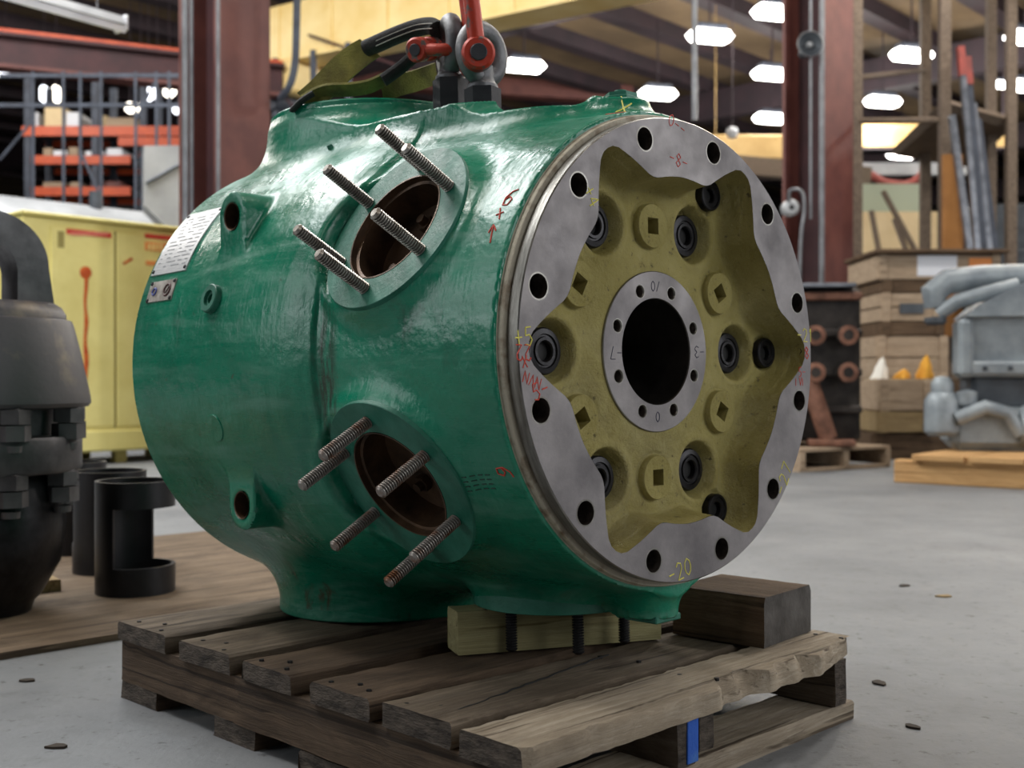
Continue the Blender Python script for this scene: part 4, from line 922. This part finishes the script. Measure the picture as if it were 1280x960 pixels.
# small lit lamps seen past the column
def small_lamp(px, py, Y, wpx, hpx, mt, lab, name='strip_lamp'):
    p = at(px, py, Y); o = empty(name, p, 0, lab, 'lamp', 'small lamps far behind'); wd = wpx / F_PX * Y; hh = hpx / F_PX * Y
    MB().box((0, 0, 0), (wd, .2, hh), bv=min(wd, hh) * .3).build('diffuser', M[mt], o); MB().cyl((0, 0, hh / 2), (0, 0, 8.71 - p.z), .012, 6).build('hanger', M['purlin'], o)
for px_, py_, w_, h_, mt, lab in [(8, 91, 34, 11, 'tube_glow', 'dim white strip lamp under the runway beam'), (56, 118, 9, 20, 'tube_glow', 'upright white lamp standing above the rack boxes'), (71, 118, 7, 20, 'litbulb', 'narrow lit lamp beside the upright white lamp'), (163, 135, 11, 13, 'litbulb', 'small warm lamp over the rack, left one of the pair'), (176, 136, 11, 13, 'litbulb', 'small warm lamp over the rack, next to the lattice post'),
                                    (186, 112, 9, 28, 'tube_glow', 'bluish upright tube lamp near the column'), (197, 111, 8, 30, 'tube_glow', 'bluish upright tube lamp between its twin and the globe lamp'), (212, 110, 17, 24, 'litbulb', 'large globe lamp beside the column conduit'), (221, 137, 8, 11, 'tube_glow', 'small round lamp below the globe lamp')]:
    small_lamp(px_, py_, 24 if px_ != 221 else 25.2, w_, h_, mt, lab)

# ------------------------------------------------------------------ crane and roof lamps
g0 = at(339, 81, 18.3); g1 = at(720, 3, 15.2); dv = (g1 - g0); dv.z = 0; dv.normalize(); rzg = math.atan2(dv.y, dv.x); zg = (g0.z + g1.z) / 2
cr_ = empty('bridge_crane', (g0.x, g0.y, zg), rzg, 'yellow overhead bridge crane spanning the hall above the lifting gear', 'crane')
MB().box((5.4, .2, .45), (13, .45, .9), bv=.02).build('girder', M['crane'], cr_)
MB().box((5.4, .2, .0), (13, .60, .04)).build('girder_flange', M['crane'], cr_, smooth=False)
for k in range(12): MB().box((-.9 + k * 1.1, -.035, .45), (.03, .03, .86)).build('stiffener', M['crane'], cr_, smooth=False)
MB().box((.2, .2, -.27), (.8, .7, .5), bv=.05).build('hoist', M['crane'], cr_); MB().cyl((.2, -.2, -.6), (.2, .6, -.6), .16, 20).build('hoist_drum', M['bluegrey'], cr_)
for x, z in ((.2, -1.2), (1.0, -1.6), (1.7, -1.3)): MB().cyl((x, -.1, z), (x, -.1, .05), .05, 10).build('hanger_post', M['bluegrey'], cr_)
MB().cyl((-.9, -.1, .5), (.9, -.1, -1.0), .02, 8).build('brace', M['maroon_dark'], cr_); MB().cyl((.9, -.1, .3), (3.3, -.1, -.7), .02, 8).build('brace', M['maroon_dark'], cr_)
hc = MB().tube(smooth_path([at(372, -20, 9.3), at(371, 30, 9.3), at(369, 80, 9.3), at(362, 108, 9.3), at(350, 124, 9.35)]), .03, 10).build('hanging_cable', M['bluegrey']); tag(hc, 'dark cable hanging down beside the maroon column', 'cable')
o = empty('bridge_crane', at(1151, 172, 27), 0, 'far yellow crane beam crossing behind the taupe posts', 'crane'); MB().box((0, 0, 0), (4.1, .4, .56), bv=.03).build('girder', M['crane_far'], o); MB().box((0, 0, -.31), (4.1, .6, .06)).build('girder_flange', M['purlin'], o, smooth=False)
for x in (-1.7, 1.9): MB().cyl((x, 0, .2), (x, 0, 8.72 - o.location.z), .05, 8).build('hanger', M['purlin'], o)
o = MB().box((0, 0, 0), (16, .5, .45)).build('far_beam', M['maroon'], None, at(420, 97, 30)); o.rotation_euler = (0, 0, .25); tag(o, 'maroon steel beam crossing far behind the sling', 'beam')
lens_me = MB().box((0, 0, -.08), (.84, .42, .2), bv=.09).mesh('lens', M['lens'], 60); hous_me = MB().box((0, 0, .07), (.6, .3, .12), bv=.03).mesh('housing', M['bluegrey']); 
for px_, py_, lab in [(887, 40, 'bright ceiling lamp beside the thin hanging cable'), (655, 78, 'bright ceiling lamp beside the face-on eyebolt'), (822, 113, 'bright ceiling lamp just above the flange top plug'), (970, 10, 'bright ceiling lamp near the top of the horn column'), (965, 88, 'bright ceiling lamp left of the horn column, middle of three'), (963, 144, 'bright ceiling lamp left of the horn column, lowest of three'),
                      (1139, 64, 'bright ceiling lamp beside the thin taupe post'), (1103, 123, 'bright ceiling lamp above the rack platform edge'), (1127, 190, 'bright ceiling lamp seen below the far crane beam'), (1280, 103, 'bright ceiling lamp right of the leaning profiles'), (1252, 103, 'small ceiling lamp beside the leaning profiles'), (1283, 42, 'ceiling lamp high above the leaning profiles')]:
    Yq = F_PX * 6.32 / (HOR - py_); p = at(px_, py_, Yq); e = empty('ceiling_lamp', p, RZ * .35, lab, 'lamp', 'bright ceiling lamps')
    if px_ == 1252: e.scale = (.4, .4, .7)
    obj('lens', lens_me, e); obj('housing', hous_me, e); MB().cyl((0, 0, .1), (0, 0, 8.55 - p.z), .02, 6).build('hanger', M['purlin'], e)
    if px_ != 1252:
        lo_ = lamp_light('ceiling_lamp_light', (0, 0, -.5), 170, .3); lo_.parent = e
p = at(915, 166, 20); o = empty('globe_lamp', p, 0, 'round white globe lamp beyond the flange edge', 'lamp'); MB().lathe([(0, -.11), (.08, -.08), (.11, 0), (.08, .08), (0, .11)], 20).build('globe', M['white'], o); MB().cyl((0, 0, .1), (0, 0, 8.71 - p.z), .012, 6).build('hanger', M['purlin'], o)
p = at(868, 60, 14); o = MB().cyl((0, 0, at(868, 150, 14).z), (0, 0, 8.6), .035, 8).build('hanging_cable', M['conduit'], None, (p.x, p.y, 0)); tag(o, 'thin grey cable hanging from the roof behind the flange', 'cable')
# structures seen between flange and right column
o = MB().box((0, 0, 0), (2.6, .4, .5), bv=.03).cyl((-1, 0, .2), (-1, 0, 8.72 - at(955, 186, 24).z), .008, 6).cyl((1, 0, .2), (1, 0, 8.72 - at(955, 186, 24).z), .008, 6).build('far_beam', M['crane_far'], None, at(955, 186, 24)); tag(o, 'cream painted box beam beside the horn column', 'beam')
o = MB().box((0, 0, 0), (4.5, .3, .32)).build('far_beam', M['taupe'], None, at(930, 208, 21)); tag(o, 'taupe beam just beyond the flange edge', 'beam'); o.rotation_euler = (0, .09, 0)

# ------------------------------------------------------------------ background, right
cb = at(1022, 300, 12.4); column('steel_column', (cb.x, cb.y), .62, .46, .035, 7.7, 'maroon steel I-section column carrying the horn loudspeaker', 'maroon', 'maroon_dark')
q = at(1027, 200, 11.85); pipe('conduit_pipe', q.x, q.y, 0, 7.6, .028, 'conduit', 'grey conduit on the column with the horn loudspeaker')
q = at(1013, 200, 11.8); pipe('conduit_pipe', q.x, q.y, 2.3, 7.6, .014, 'conduit', 'thin conduit dropping behind the horn loudspeaker')
hp = at(1011, 57, 11.6); hn = empty('horn_loudspeaker', hp, 0, 'grey round horn loudspeaker on the maroon column', 'loudspeaker')
Mh = Matrix.Rotation(PI / 2, 4, 'X')
MB().lathe([(.125, .06), (.13, .05), (.115, .03), (.06, -.04), (.04, -.12)], 28, Mh).build('bell', M['whitegrey'], hn); MB().lathe([(0, .05), (.018, .045), (.03, .02), (.035, -.03)], 16, Mh).build('driver_plug', M['whitegrey'], hn); MB().lathe([(.12, .045), (.03, -.035)], 28, Mh).build('throat', M['greydark'], hn)
MB().cyl((0, .1, 0), (.0, .24, -.02), .05, 14).build('driver', M['greydark'], hn)
wb = at(988, 260, 11.85); o = empty('wall_box', wb, 0, 'pale round switch box on the horn column', 'switch'); MB().lathe([(0, .05), (.06, .05), (.085, .03), (.085, -.08)], 20, Mh).build('case', M['whitegrey'], o); MB().lathe([(0, .065), (.025, .06), (.03, .04)], 14, Mh).build('knob', M['ink_black'], o)
cbp = MB().tube(smooth_path([at(986, 252, 11.8), at(988, 238, 11.75), at(1002, 240, 11.75), at(1005, 264, 11.75), at(1000, 320, 11.75), at(998, 540, 11.75)]), .018, 8).build('hanging_cable', M['conduit']); tag(cbp, 'grey cable looping down from the switch box', 'cable')
# taupe storage rack with platform
YK = 13.0
kr = empty('storage_rack', at(1160, 300, YK).xy.to_3d(), 0, 'taupe perforated-post storage rack with a raised wooden platform', 'rack')
kx = lambda px, Y=YK: (px - 640) / F_PX * Y - kr.location.x
for px_, Y, wpx in ((1068, 12.6, 17), (1156, 14.5, 12), (1180, 12.2, 13), (1238, 13.4, 11), (1263, 12.8, 12)):
    MB().box((kx(px_, Y), Y - YK, 3.4), (wpx / F_PX * Y, .09, 6.8)).build('post', M['taupe'], kr, smooth=False)
zp = CAMH + (HOR - 136) / F_PX * 12.6
P0 = [(kx(1120, 14.6), 14.6 - YK), (kx(1181, 12.2), 12.2 - YK), (kx(1262, 13.0), 13.0 - YK), (kx(1215, 15.4), 15.4 - YK)]
MB().prism(P0, zp - .12, zp).build('platform', M['beam'], kr, smooth=False)
for i in range(4):
    a_, b_ = P0[i], P0[(i + 1) % 4]; MB().tube([(a_[0], a_[1], zp - .06), (b_[0], b_[1], zp - .06)], .07, 4).build('edge_rail', M['taupe'], kr, smooth=False)
MB().tube([(kx(1068, 12.6), -.4, CAMH + (HOR - 98) / F_PX * 12.6), (kx(1156, 14.5), 1.5, CAMH + (HOR - 88) / F_PX * 14.5)], .03, 6).build('tie_bar', M['taupe'], kr)
MB().tube([(kx(1068, 12.6), -.4, CAMH + (HOR - 152) / F_PX * 12.6), (kx(1181, 12.2), -.8, CAMH + (HOR - 150) / F_PX * 12.2)], .035, 6).build('tie_bar', M['taupe'], kr)
for i, (px0, py0, px1, py1, wp, mt) in enumerate([(1216, 345, 1189, 145, 9, 'steelbar'), (1224, 345, 1200, 62, 8, 'steelbar'), (1232, 345, 1208, 75, 8, 'bluegrey'), (1240, 345, 1216, 130, 8, 'steelbar'), (1248, 345, 1222, 150, 8, 'bluegrey')]):
    Y0 = 11.6 + .1 * i; e = empty('steel_profile', at(px0, py0, Y0), 0, ['pale leaning steel profile, shortest, next to the taupe post', 'tall leaning steel profile with red painted tip', 'dark leaning steel profile beside the red-tipped one', 'grey leaning steel profile behind the platform', 'dark leaning steel profile at the outer side of the bundle'][i], 'steel bar', 'leaning steel profiles')
    p1 = at(px1, py1, Y0 + .25) - e.location; wd = wp / F_PX * Y0
    p0f = Vector((-(p1.x) * (e.location.z - .0) / p1.z, -(p1.y) * (e.location.z) / p1.z, -e.location.z))
    MB().tube([p0f, p1], wd / 2 * 1.2, 4, up=(.7, -.7, 0)).build('bar', M[mt], e, smooth=False)
    if i in (1, 2): MB().tube([p1 * .88, p1 * 1.01], wd / 2 * 1.5, 4, up=(.7, -.7, 0)).build('painted_tip', M['lampred'], e, smooth=False)
q = at(1190, 255, 11.9); o = MB().box((0, 0, 0), (.20, .06, 1.0)).box((.0, .02, -.9), (.2, .04, .9)).build('cardboard_panel', M['cardboard'], None, q); tag(o, 'brown cardboard panel standing upright among the taupe posts', 'cardboard')
# pale panels beyond
o = MB().box((0, 0, 0), (1.9, .1, 3.4)).build('cream_panel', M['cream'], None, at(1108, 293, 19).xy.to_3d() + Vector((0, 0, 1.7))); tag(o, 'large cream board leaning beyond the storage rack', 'panel')
o = MB().box((0, 0, 0), (1.5, .1, 3.95)).build('green_sheet', M['palegreen'], None, at(1100, 250, 19.6).xy.to_3d() + Vector((0, 0, 1.976))); tag(o, 'pale green sheet above the cream board', 'panel')
for (a_, b_, lab) in (((1089, 265), (1098, 312), 'thin dark pole leaning on the cream board nearest the horn column'), ((1118, 275), (1132, 312), 'short thin pole leaning at the middle of the cream board'), ((1104, 240), (1152, 304), 'long slanting pole reaching up to the pale green sheet')):
    p0_, p1_ = at(*a_, 17.6), at(*b_, 17.2); d0 = p1_ - p0_; p1_ = p0_ + d0 * ((p0_.z - .03) / -d0.z) if a_[0] != 1104 else p0_ + d0 * (p0_.z - .03) / -d0.z
    if abs(p1_.x - p0_.x) > 1.2: p1_.x = p0_.x + 1.2 * (1 if d0.x > 0 else -1)
    o = MB().cyl(p0_, p1_, .045, 8).build('leaning_pole', M['taupe']); tag(o, lab, 'pole', 'poles before the cream board')
o = MB().tube(smooth_path([at(1072, 212, 21.83), at(1085, 217, 21.83), at(1105, 228, 21.83), at(1130, 231, 21.83), at(1145, 226, 21.83), at(1158, 212, 21.83)]), .08, 8).build('red_hose', M['lampred']); tag(o, 'dull red hose slung above the pale green sheet', 'hose')
o = MB().box((0, 0, 0), (3.2, .2, .22)).build('far_beam', M['whitegrey'], None, at(1110, 212, 22)); tag(o, 'pale grey beam above the red hose', 'beam')
o = MB().box((0, 0, 1.6), (1.6, .5, 3.2), bv=.03).box((-.3, -.27, 2.2), (.5, .06, .7), bv=.02).box((.3, -.27, 1.2), (.4, .06, .9), bv=.02).build('far_machine', M['greydark'], None, at(1282, 330, 17).xy.to_3d()); tag(o, 'dark machinery enclosure beyond the leaning profiles', 'machine')
# crates stack
YQ = 10.6
def crate(px0, py0, px1, py1, Y, dp, mt, lab, nslat=2, rz=0.0):
    a_ = at(px0, py0, Y); b_ = at(px1, py1, Y); wd = b_.x - a_.x; h_ = a_.z - b_.z
    e = empty('wooden_crate', ((a_.x + b_.x) / 2, Y + dp / 2, b_.z), rz, lab, 'crate', 'wooden crates stacked behind the grey engine')
    for k in range(nslat):
        hh = h_ / nslat
        MB().box((0, -dp / 2, hh * (k + .5)), (wd, .03, hh - .012), bv=.004).build('side_board', M[mt], e); MB().box((0, dp / 2, hh * (k + .5)), (wd, .03, hh - .012), bv=.004).build('side_board', M[mt], e)
        for sg in (-1, 1): MB().box((sg * (wd / 2 - .015), 0, hh * (k + .5)), (.03, dp - .04, hh - .012), bv=.004).build('end_board', M[mt], e)
    for x in (-wd / 2 + .05, wd / 2 - .05): MB().box((x, -dp / 2 - .022, h_ / 2), (.07, .02, h_), bv=.003).build('batten', M[mt], e)
    MB().box((0, 0, .012), (wd - .06, dp - .05, .02)).build('bottom', M[mt], e, smooth=False); MB().box((0, 0, h_ - .012), (wd - .06, dp - .05, .02)).build('top', M[mt], e, smooth=False)
    return e, wd, h_
e, wd, h_ = crate(1096, 318, 1250, 350, YQ, .9, 'crate', 'long wooden crate with white paper label, topmost of the stack', 1)
MB().box((0, -.05, h_ + .02), (wd + .08, 1.05, .035), bv=.006).build('lid', M['beam'], e); MB().box((-.02, -.47, h_ * .55), (.36, .006, h_ * .8)).build('paper_label', M['white'], e); MB().box((.40, -.47, h_ * .5), (.26, .006, h_ * .7)).build('orange_label', M['labelorange'], e)
crate(1102, 350, 1180, 366, YQ, .8, 'beam', 'dark filler box for the shaded gap under the labelled crate', 1)  # dark wood put where there is only a shaded gap
e, wd, h_ = crate(1100, 366, 1176, 402, YQ, .8, 'crate', 'wooden crate with a dark stencil mark, second from the top', 2); MB().box((0, -.435, h_ * .45), (.22, .004, .09)).build('stencil_mark', M['greydark'], e)
crate(1100, 402, 1180, 420, YQ, .8, 'beam', 'dark filler box for the shaded gap between the stencilled crate and the grey-brown one', 1)  # another dark filler standing in for shade between two crates
crate(1094, 420, 1185, 474, YQ, .9, 'crate', 'grey-brown wooden crate behind the coloured rags', 2)
crate(1098, 474, 1166, 514, YQ - .75, .5, 'crate', 'wooden crate under the coloured rags', 1)
crate(1096, 514, 1166, 541, YQ - .75, .5, 'pale_wood', 'pale yellowish crate near the bottom of the stack', 1)
crate(1090, 541, 1200, 576, YQ - .7, .6, 'beam', 'dark timber base crate on the floor', 1)
crate(1094, 474, 1200, 570, YQ + .1, .8, 'beam', 'dark crate at the back of the stack', 3)
for px_, mt, lab in ((1101, 'wiperwhite', 'crumpled white rag on the crate'), (1128, 'wiperyellow', 'mustard rag lying between white and peaked rags'), (1156, 'wiperyellow', 'peaked mustard rag on the crate edge')):
    b_ = at(px_, 474, YQ - .55); h_ = {1101: .20, 1128: .09, 1156: .22}[px_]
    mb = MB(); RG = random.Random(px_); nv = 18; P = []
    for q_ in range(7):
        for k in range(nv):
            f = q_ / 6; rr_ = .13 * (1 - f) ** .7 * RG.uniform(.65, 1.2) * (1 + .3 * math.sin(3 * k * 2 * PI / nv)); P.append((rr_ * math.cos(2 * PI * k / nv) + .03 * f, rr_ * .7 * math.sin(2 * PI * k / nv), h_ * f * RG.uniform(.9, 1.0)))
    mb.add(P, [(i * nv + k, i * nv + (k + 1) % nv, (i + 1) * nv + (k + 1) % nv, (i + 1) * nv + k) for i in range(6) for k in range(nv)] + [list(range(nv))[::-1]])
    o = mb.build('rag', M[mt], None, (b_.x, b_.y, b_.z + .004), 70); o.scale = (.55 if px_ != 1128 else .62, .6, 1); tag(o, lab, 'rag', 'rags on the crate')
# pallet builder for the two background pallets
def small_pallet(p, rz, L, D, H, mt, lab, nb=5):
    e = empty('wooden_pallet', p, rz, lab, 'pallet')
    for k in range(nb): MB().box((0, -D / 2 + D * (k + .5) / nb, H - .0125), (L, D / nb - .02, .025), bv=.003).build('deck_board', M[mt], e)
    for k in range(3): MB().box((-L / 2 + .03 + (L - .06) * k / 2, 0, H / 2), (.05, D, H - .052), bv=.003).build('stringer', M[mt], e)
    for k in range(3): MB().box((0, -D / 2 + .06 + (D - .12) * k / 2, .013), (L, .1, .025), bv=.003).build('bottom_board', M[mt], e)
    return e
pc = on_z(1050, 590, 0); small_pallet(pc + Vector((-.16, .62, 0)), math.radians(33), 1.0, 1.0, .17, 'crate', 'wooden pallet under the dark rusty engine block')
pc2 = on_z(1117, 603, 0)
# heavy pine skid
ang2 = math.radians(-38)
sk = empty('timber_skid', pc2, ang2, 'pale pine timber skid carrying the grey engine', 'skid')
MB().box((1.1, .06, .075), (2.2, .11, .15), bv=.006).build('side_beam', M['pine'], sk); MB().box((1.1, .95, .075), (2.2, .11, .15), bv=.006).build('side_beam', M['pine'], sk)
for k in range(6): MB().box((.30 + k * .36, .5, .172), (.33, 1.1, .04), bv=.005).build('deck_board', M['pine'], sk)
MB().box((1.2, .03, .16), (2.0, .09, .06), bv=.005).build('top_rail', M['pine'], sk)
# grey engine on the skid
ge = empty('grey_engine', on_z(1172, 566, .193) + Vector((.10, .22, 0)), math.radians(-12), 'pale grey painted engine block with round ports on the pine skid', 'engine')
Mq = Matrix.Rotation(PI / 2, 4, 'Y'); Fr = lambda x, y, z: frame4((x, y, z), (1, 0, 0), (0, 0, 1), (0, -1, 0))
XZ = frame4((0, 0, 0), (1, 0, 0), (0, 0, 1), (0, 1, 0))
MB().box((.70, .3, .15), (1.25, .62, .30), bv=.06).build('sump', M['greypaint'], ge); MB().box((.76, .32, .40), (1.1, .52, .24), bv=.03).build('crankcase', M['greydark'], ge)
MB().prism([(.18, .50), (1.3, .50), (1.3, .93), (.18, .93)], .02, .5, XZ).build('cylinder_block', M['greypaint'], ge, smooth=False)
MB().box((.70, .0, .56), (1.04, .06, .10), bv=.02).build('lower_flange', M['greypaint'], ge); MB().box((.16, .1, .70), (.10, .3, .40), bv=.03).build('corner_rib', M['greypaint'], ge)
MB().prism([(.15, .91), (1.3, .91), (1.3, 1.17), (.62, 1.17), (.42, 1.08), (.24, .99)], -.05, .45, XZ).build('head_cover', M['greypaint'], ge, smooth=False)
MB().tube([(-.02, .12, .98), (-.03, .12, 1.08), (.06, .14, 1.16), (.3, .18, 1.19), (.62, .22, 1.20), (1.2, .25, 1.21)], [.07, .09, .09, .085, .08, .08], 18).build('intake_manifold', M['greypaint'], ge)
MB().tube([(.0, .10, .94), (.12, .06, 1.02), (.30, .02, 1.07), (.5, .02, 1.12)], .05, 12).build('coolant_elbow', M['greypaint'], ge); MB().lathe([(.055, 0), (.075, .02), (.075, .05), (0, .06)], 18, Matrix.Translation((-.02, .10, .86))).build('manifold_foot', M['greydark'], ge)
MB().lathe([(0, 0), (.09, 0), (.12, .03), (.12, .24), (.09, .29), (.075, .30), (.075, .36), (.05, .40), (0, .41)], 24, Matrix.Translation((.02, .06, .10))).build('oil_filter', M['greypaint'], ge)
MB().lathe([(.05, 0), (.07, .02), (.07, .10), (0, .12)], 20, Matrix.Translation((.17, .02, .30))).build('breather_cap', M['greypaint'], ge)
MB().tube([(.10, -.03, .22), (.28, -.06, .30), (.42, -.06, .26), (.50, -.05, .12)], .05, 12).build('coolant_pipe', M['greypaint'], ge)
MB().lathe([(0, 0), (.12, .02), (.14, .05), (.14, .62), (.12, .66), (0, .67)], 26, Matrix.Translation((.48, .02, .17)) @ Mq).build('oil_cooler', M['greypaint'], ge)
for x, z, y in ((.60, .72, .02), (.80, .72, .02), (.74, 1.05, -.05), (.90, 1.05, -.05)):
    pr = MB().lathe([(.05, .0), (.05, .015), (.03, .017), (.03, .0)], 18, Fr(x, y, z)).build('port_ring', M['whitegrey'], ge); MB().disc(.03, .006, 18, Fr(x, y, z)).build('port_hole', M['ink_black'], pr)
for k in range(6): MB().lathe([(.018, 0), (.016, .015), (0, .016)], 8, Fr(.28 + .16 * k, -.03, .56)).build('bolt', M['greydark'], ge)
MB().lathe([(0, 0), (.40, 0), (.44, .03), (.44, .10), (.40, .12), (0, .12)], 36, Matrix.Translation((1.32, .25, .62)) @ Mq).build('flywheel', M['rustiron'], ge)
# dark rusty engine on its pallet
de = empty('rusty_engine', pc + Vector((-.10, .60, .171)), math.radians(-6), 'dark rusty engine block with open ports on the wooden pallet', 'engine')
MB().box((-.22, 0, .58), (.30, .6, 1.14), bv=.05).build('gear_case', M['greydark'], de); MB().box((.12, .05, .62), (.52, .55, 1.18), bv=.03).build('block', M['darkiron'], de)
for z in (.28, .56, .86, 1.14): MB().box((.13, -.24, z), (.50, .10, .06), bv=.012).build('rib', M['rustiron'] if z > 1 else M['darkiron'], de)
for z in (.56, .84):
    for x in (.02, .26):
        MB().cyl((x, -.20, z + .0), (x, -.38, z), .075, 18).build('exhaust_stub', M['darkiron'], de); MB().lathe([(.075, 0), (.04, .006), (.04, -.02)], 18, frame4((x, -.38, z), (1, 0, 0), (0, 0, 1), (0, -1, 0))).build('stub_face', M['rustiron'], de)
MB().tube([(-.02, -.30, .50), (.04, -.34, .30), (.12, -.34, .06)], .07, 12).build('down_pipe', M['rustiron'], de); MB().box((.14, -.32, .03), (.34, .2, .05), bv=.01).build('foot', M['rustiron'], de)
MB().box((-.1, -.1, 1.22), (.85, .5, .03), bv=.005).build('top_cover', M['steelbar'], de); MB().lathe([(0, -.05), (.07, -.03), (.08, .02), (0, .06)], 16, Matrix.Translation((-.22, -.33, .16))).build('filter_head', M['whitegrey'], de); MB().cyl((-.25, -.28, .74), (-.05, -.40, .76), .025, 10).build('dip_tube', M['steelbar'], de)
for z in (.95, .7, .4): MB().lathe([(0, .02), (.05, .015), (.06, 0)], 14, frame4((-.24, -.302, z), (1, 0, 0), (0, 0, 1), (0, -1, 0))).build('cover_cap', M['greydark'], de)

# ------------------------------------------------------------------ small debris on the concrete
RD = random.Random(9)
for px_, py_, s_, lab in ((1141, 910, .011, 'small brown leaf-like scrap on bare concrete'), (35, 852, .012, 'small dark splinter on bare concrete near the pallet'), (1100, 855, .014, 'dark flake on the concrete beside the pallet corner'), (1180, 746, .02, 'pale wood chip lying on the open floor'), (1130, 733, .014, 'dark chip lying on the open floor'), (70, 935, .012, 'dark paint fleck near the pallet stringer')):
    p = on_z(px_, py_, 0); mb = MB(); pts = [(s_ * RD.uniform(.6, 1.3) * math.cos(2 * PI * k / 7) * 1.6, s_ * RD.uniform(.6, 1.3) * math.sin(2 * PI * k / 7)) for k in range(7)]
    o = mb.prism(pts, 0, .004).build('debris_chip', M['pale_wood'] if 'pale' in lab else M['debris'], None, (p.x, p.y, .0005)); o.rotation_euler = (0, 0, RD.uniform(0, 3)); tag(o, lab, 'debris', 'chips on the floor')
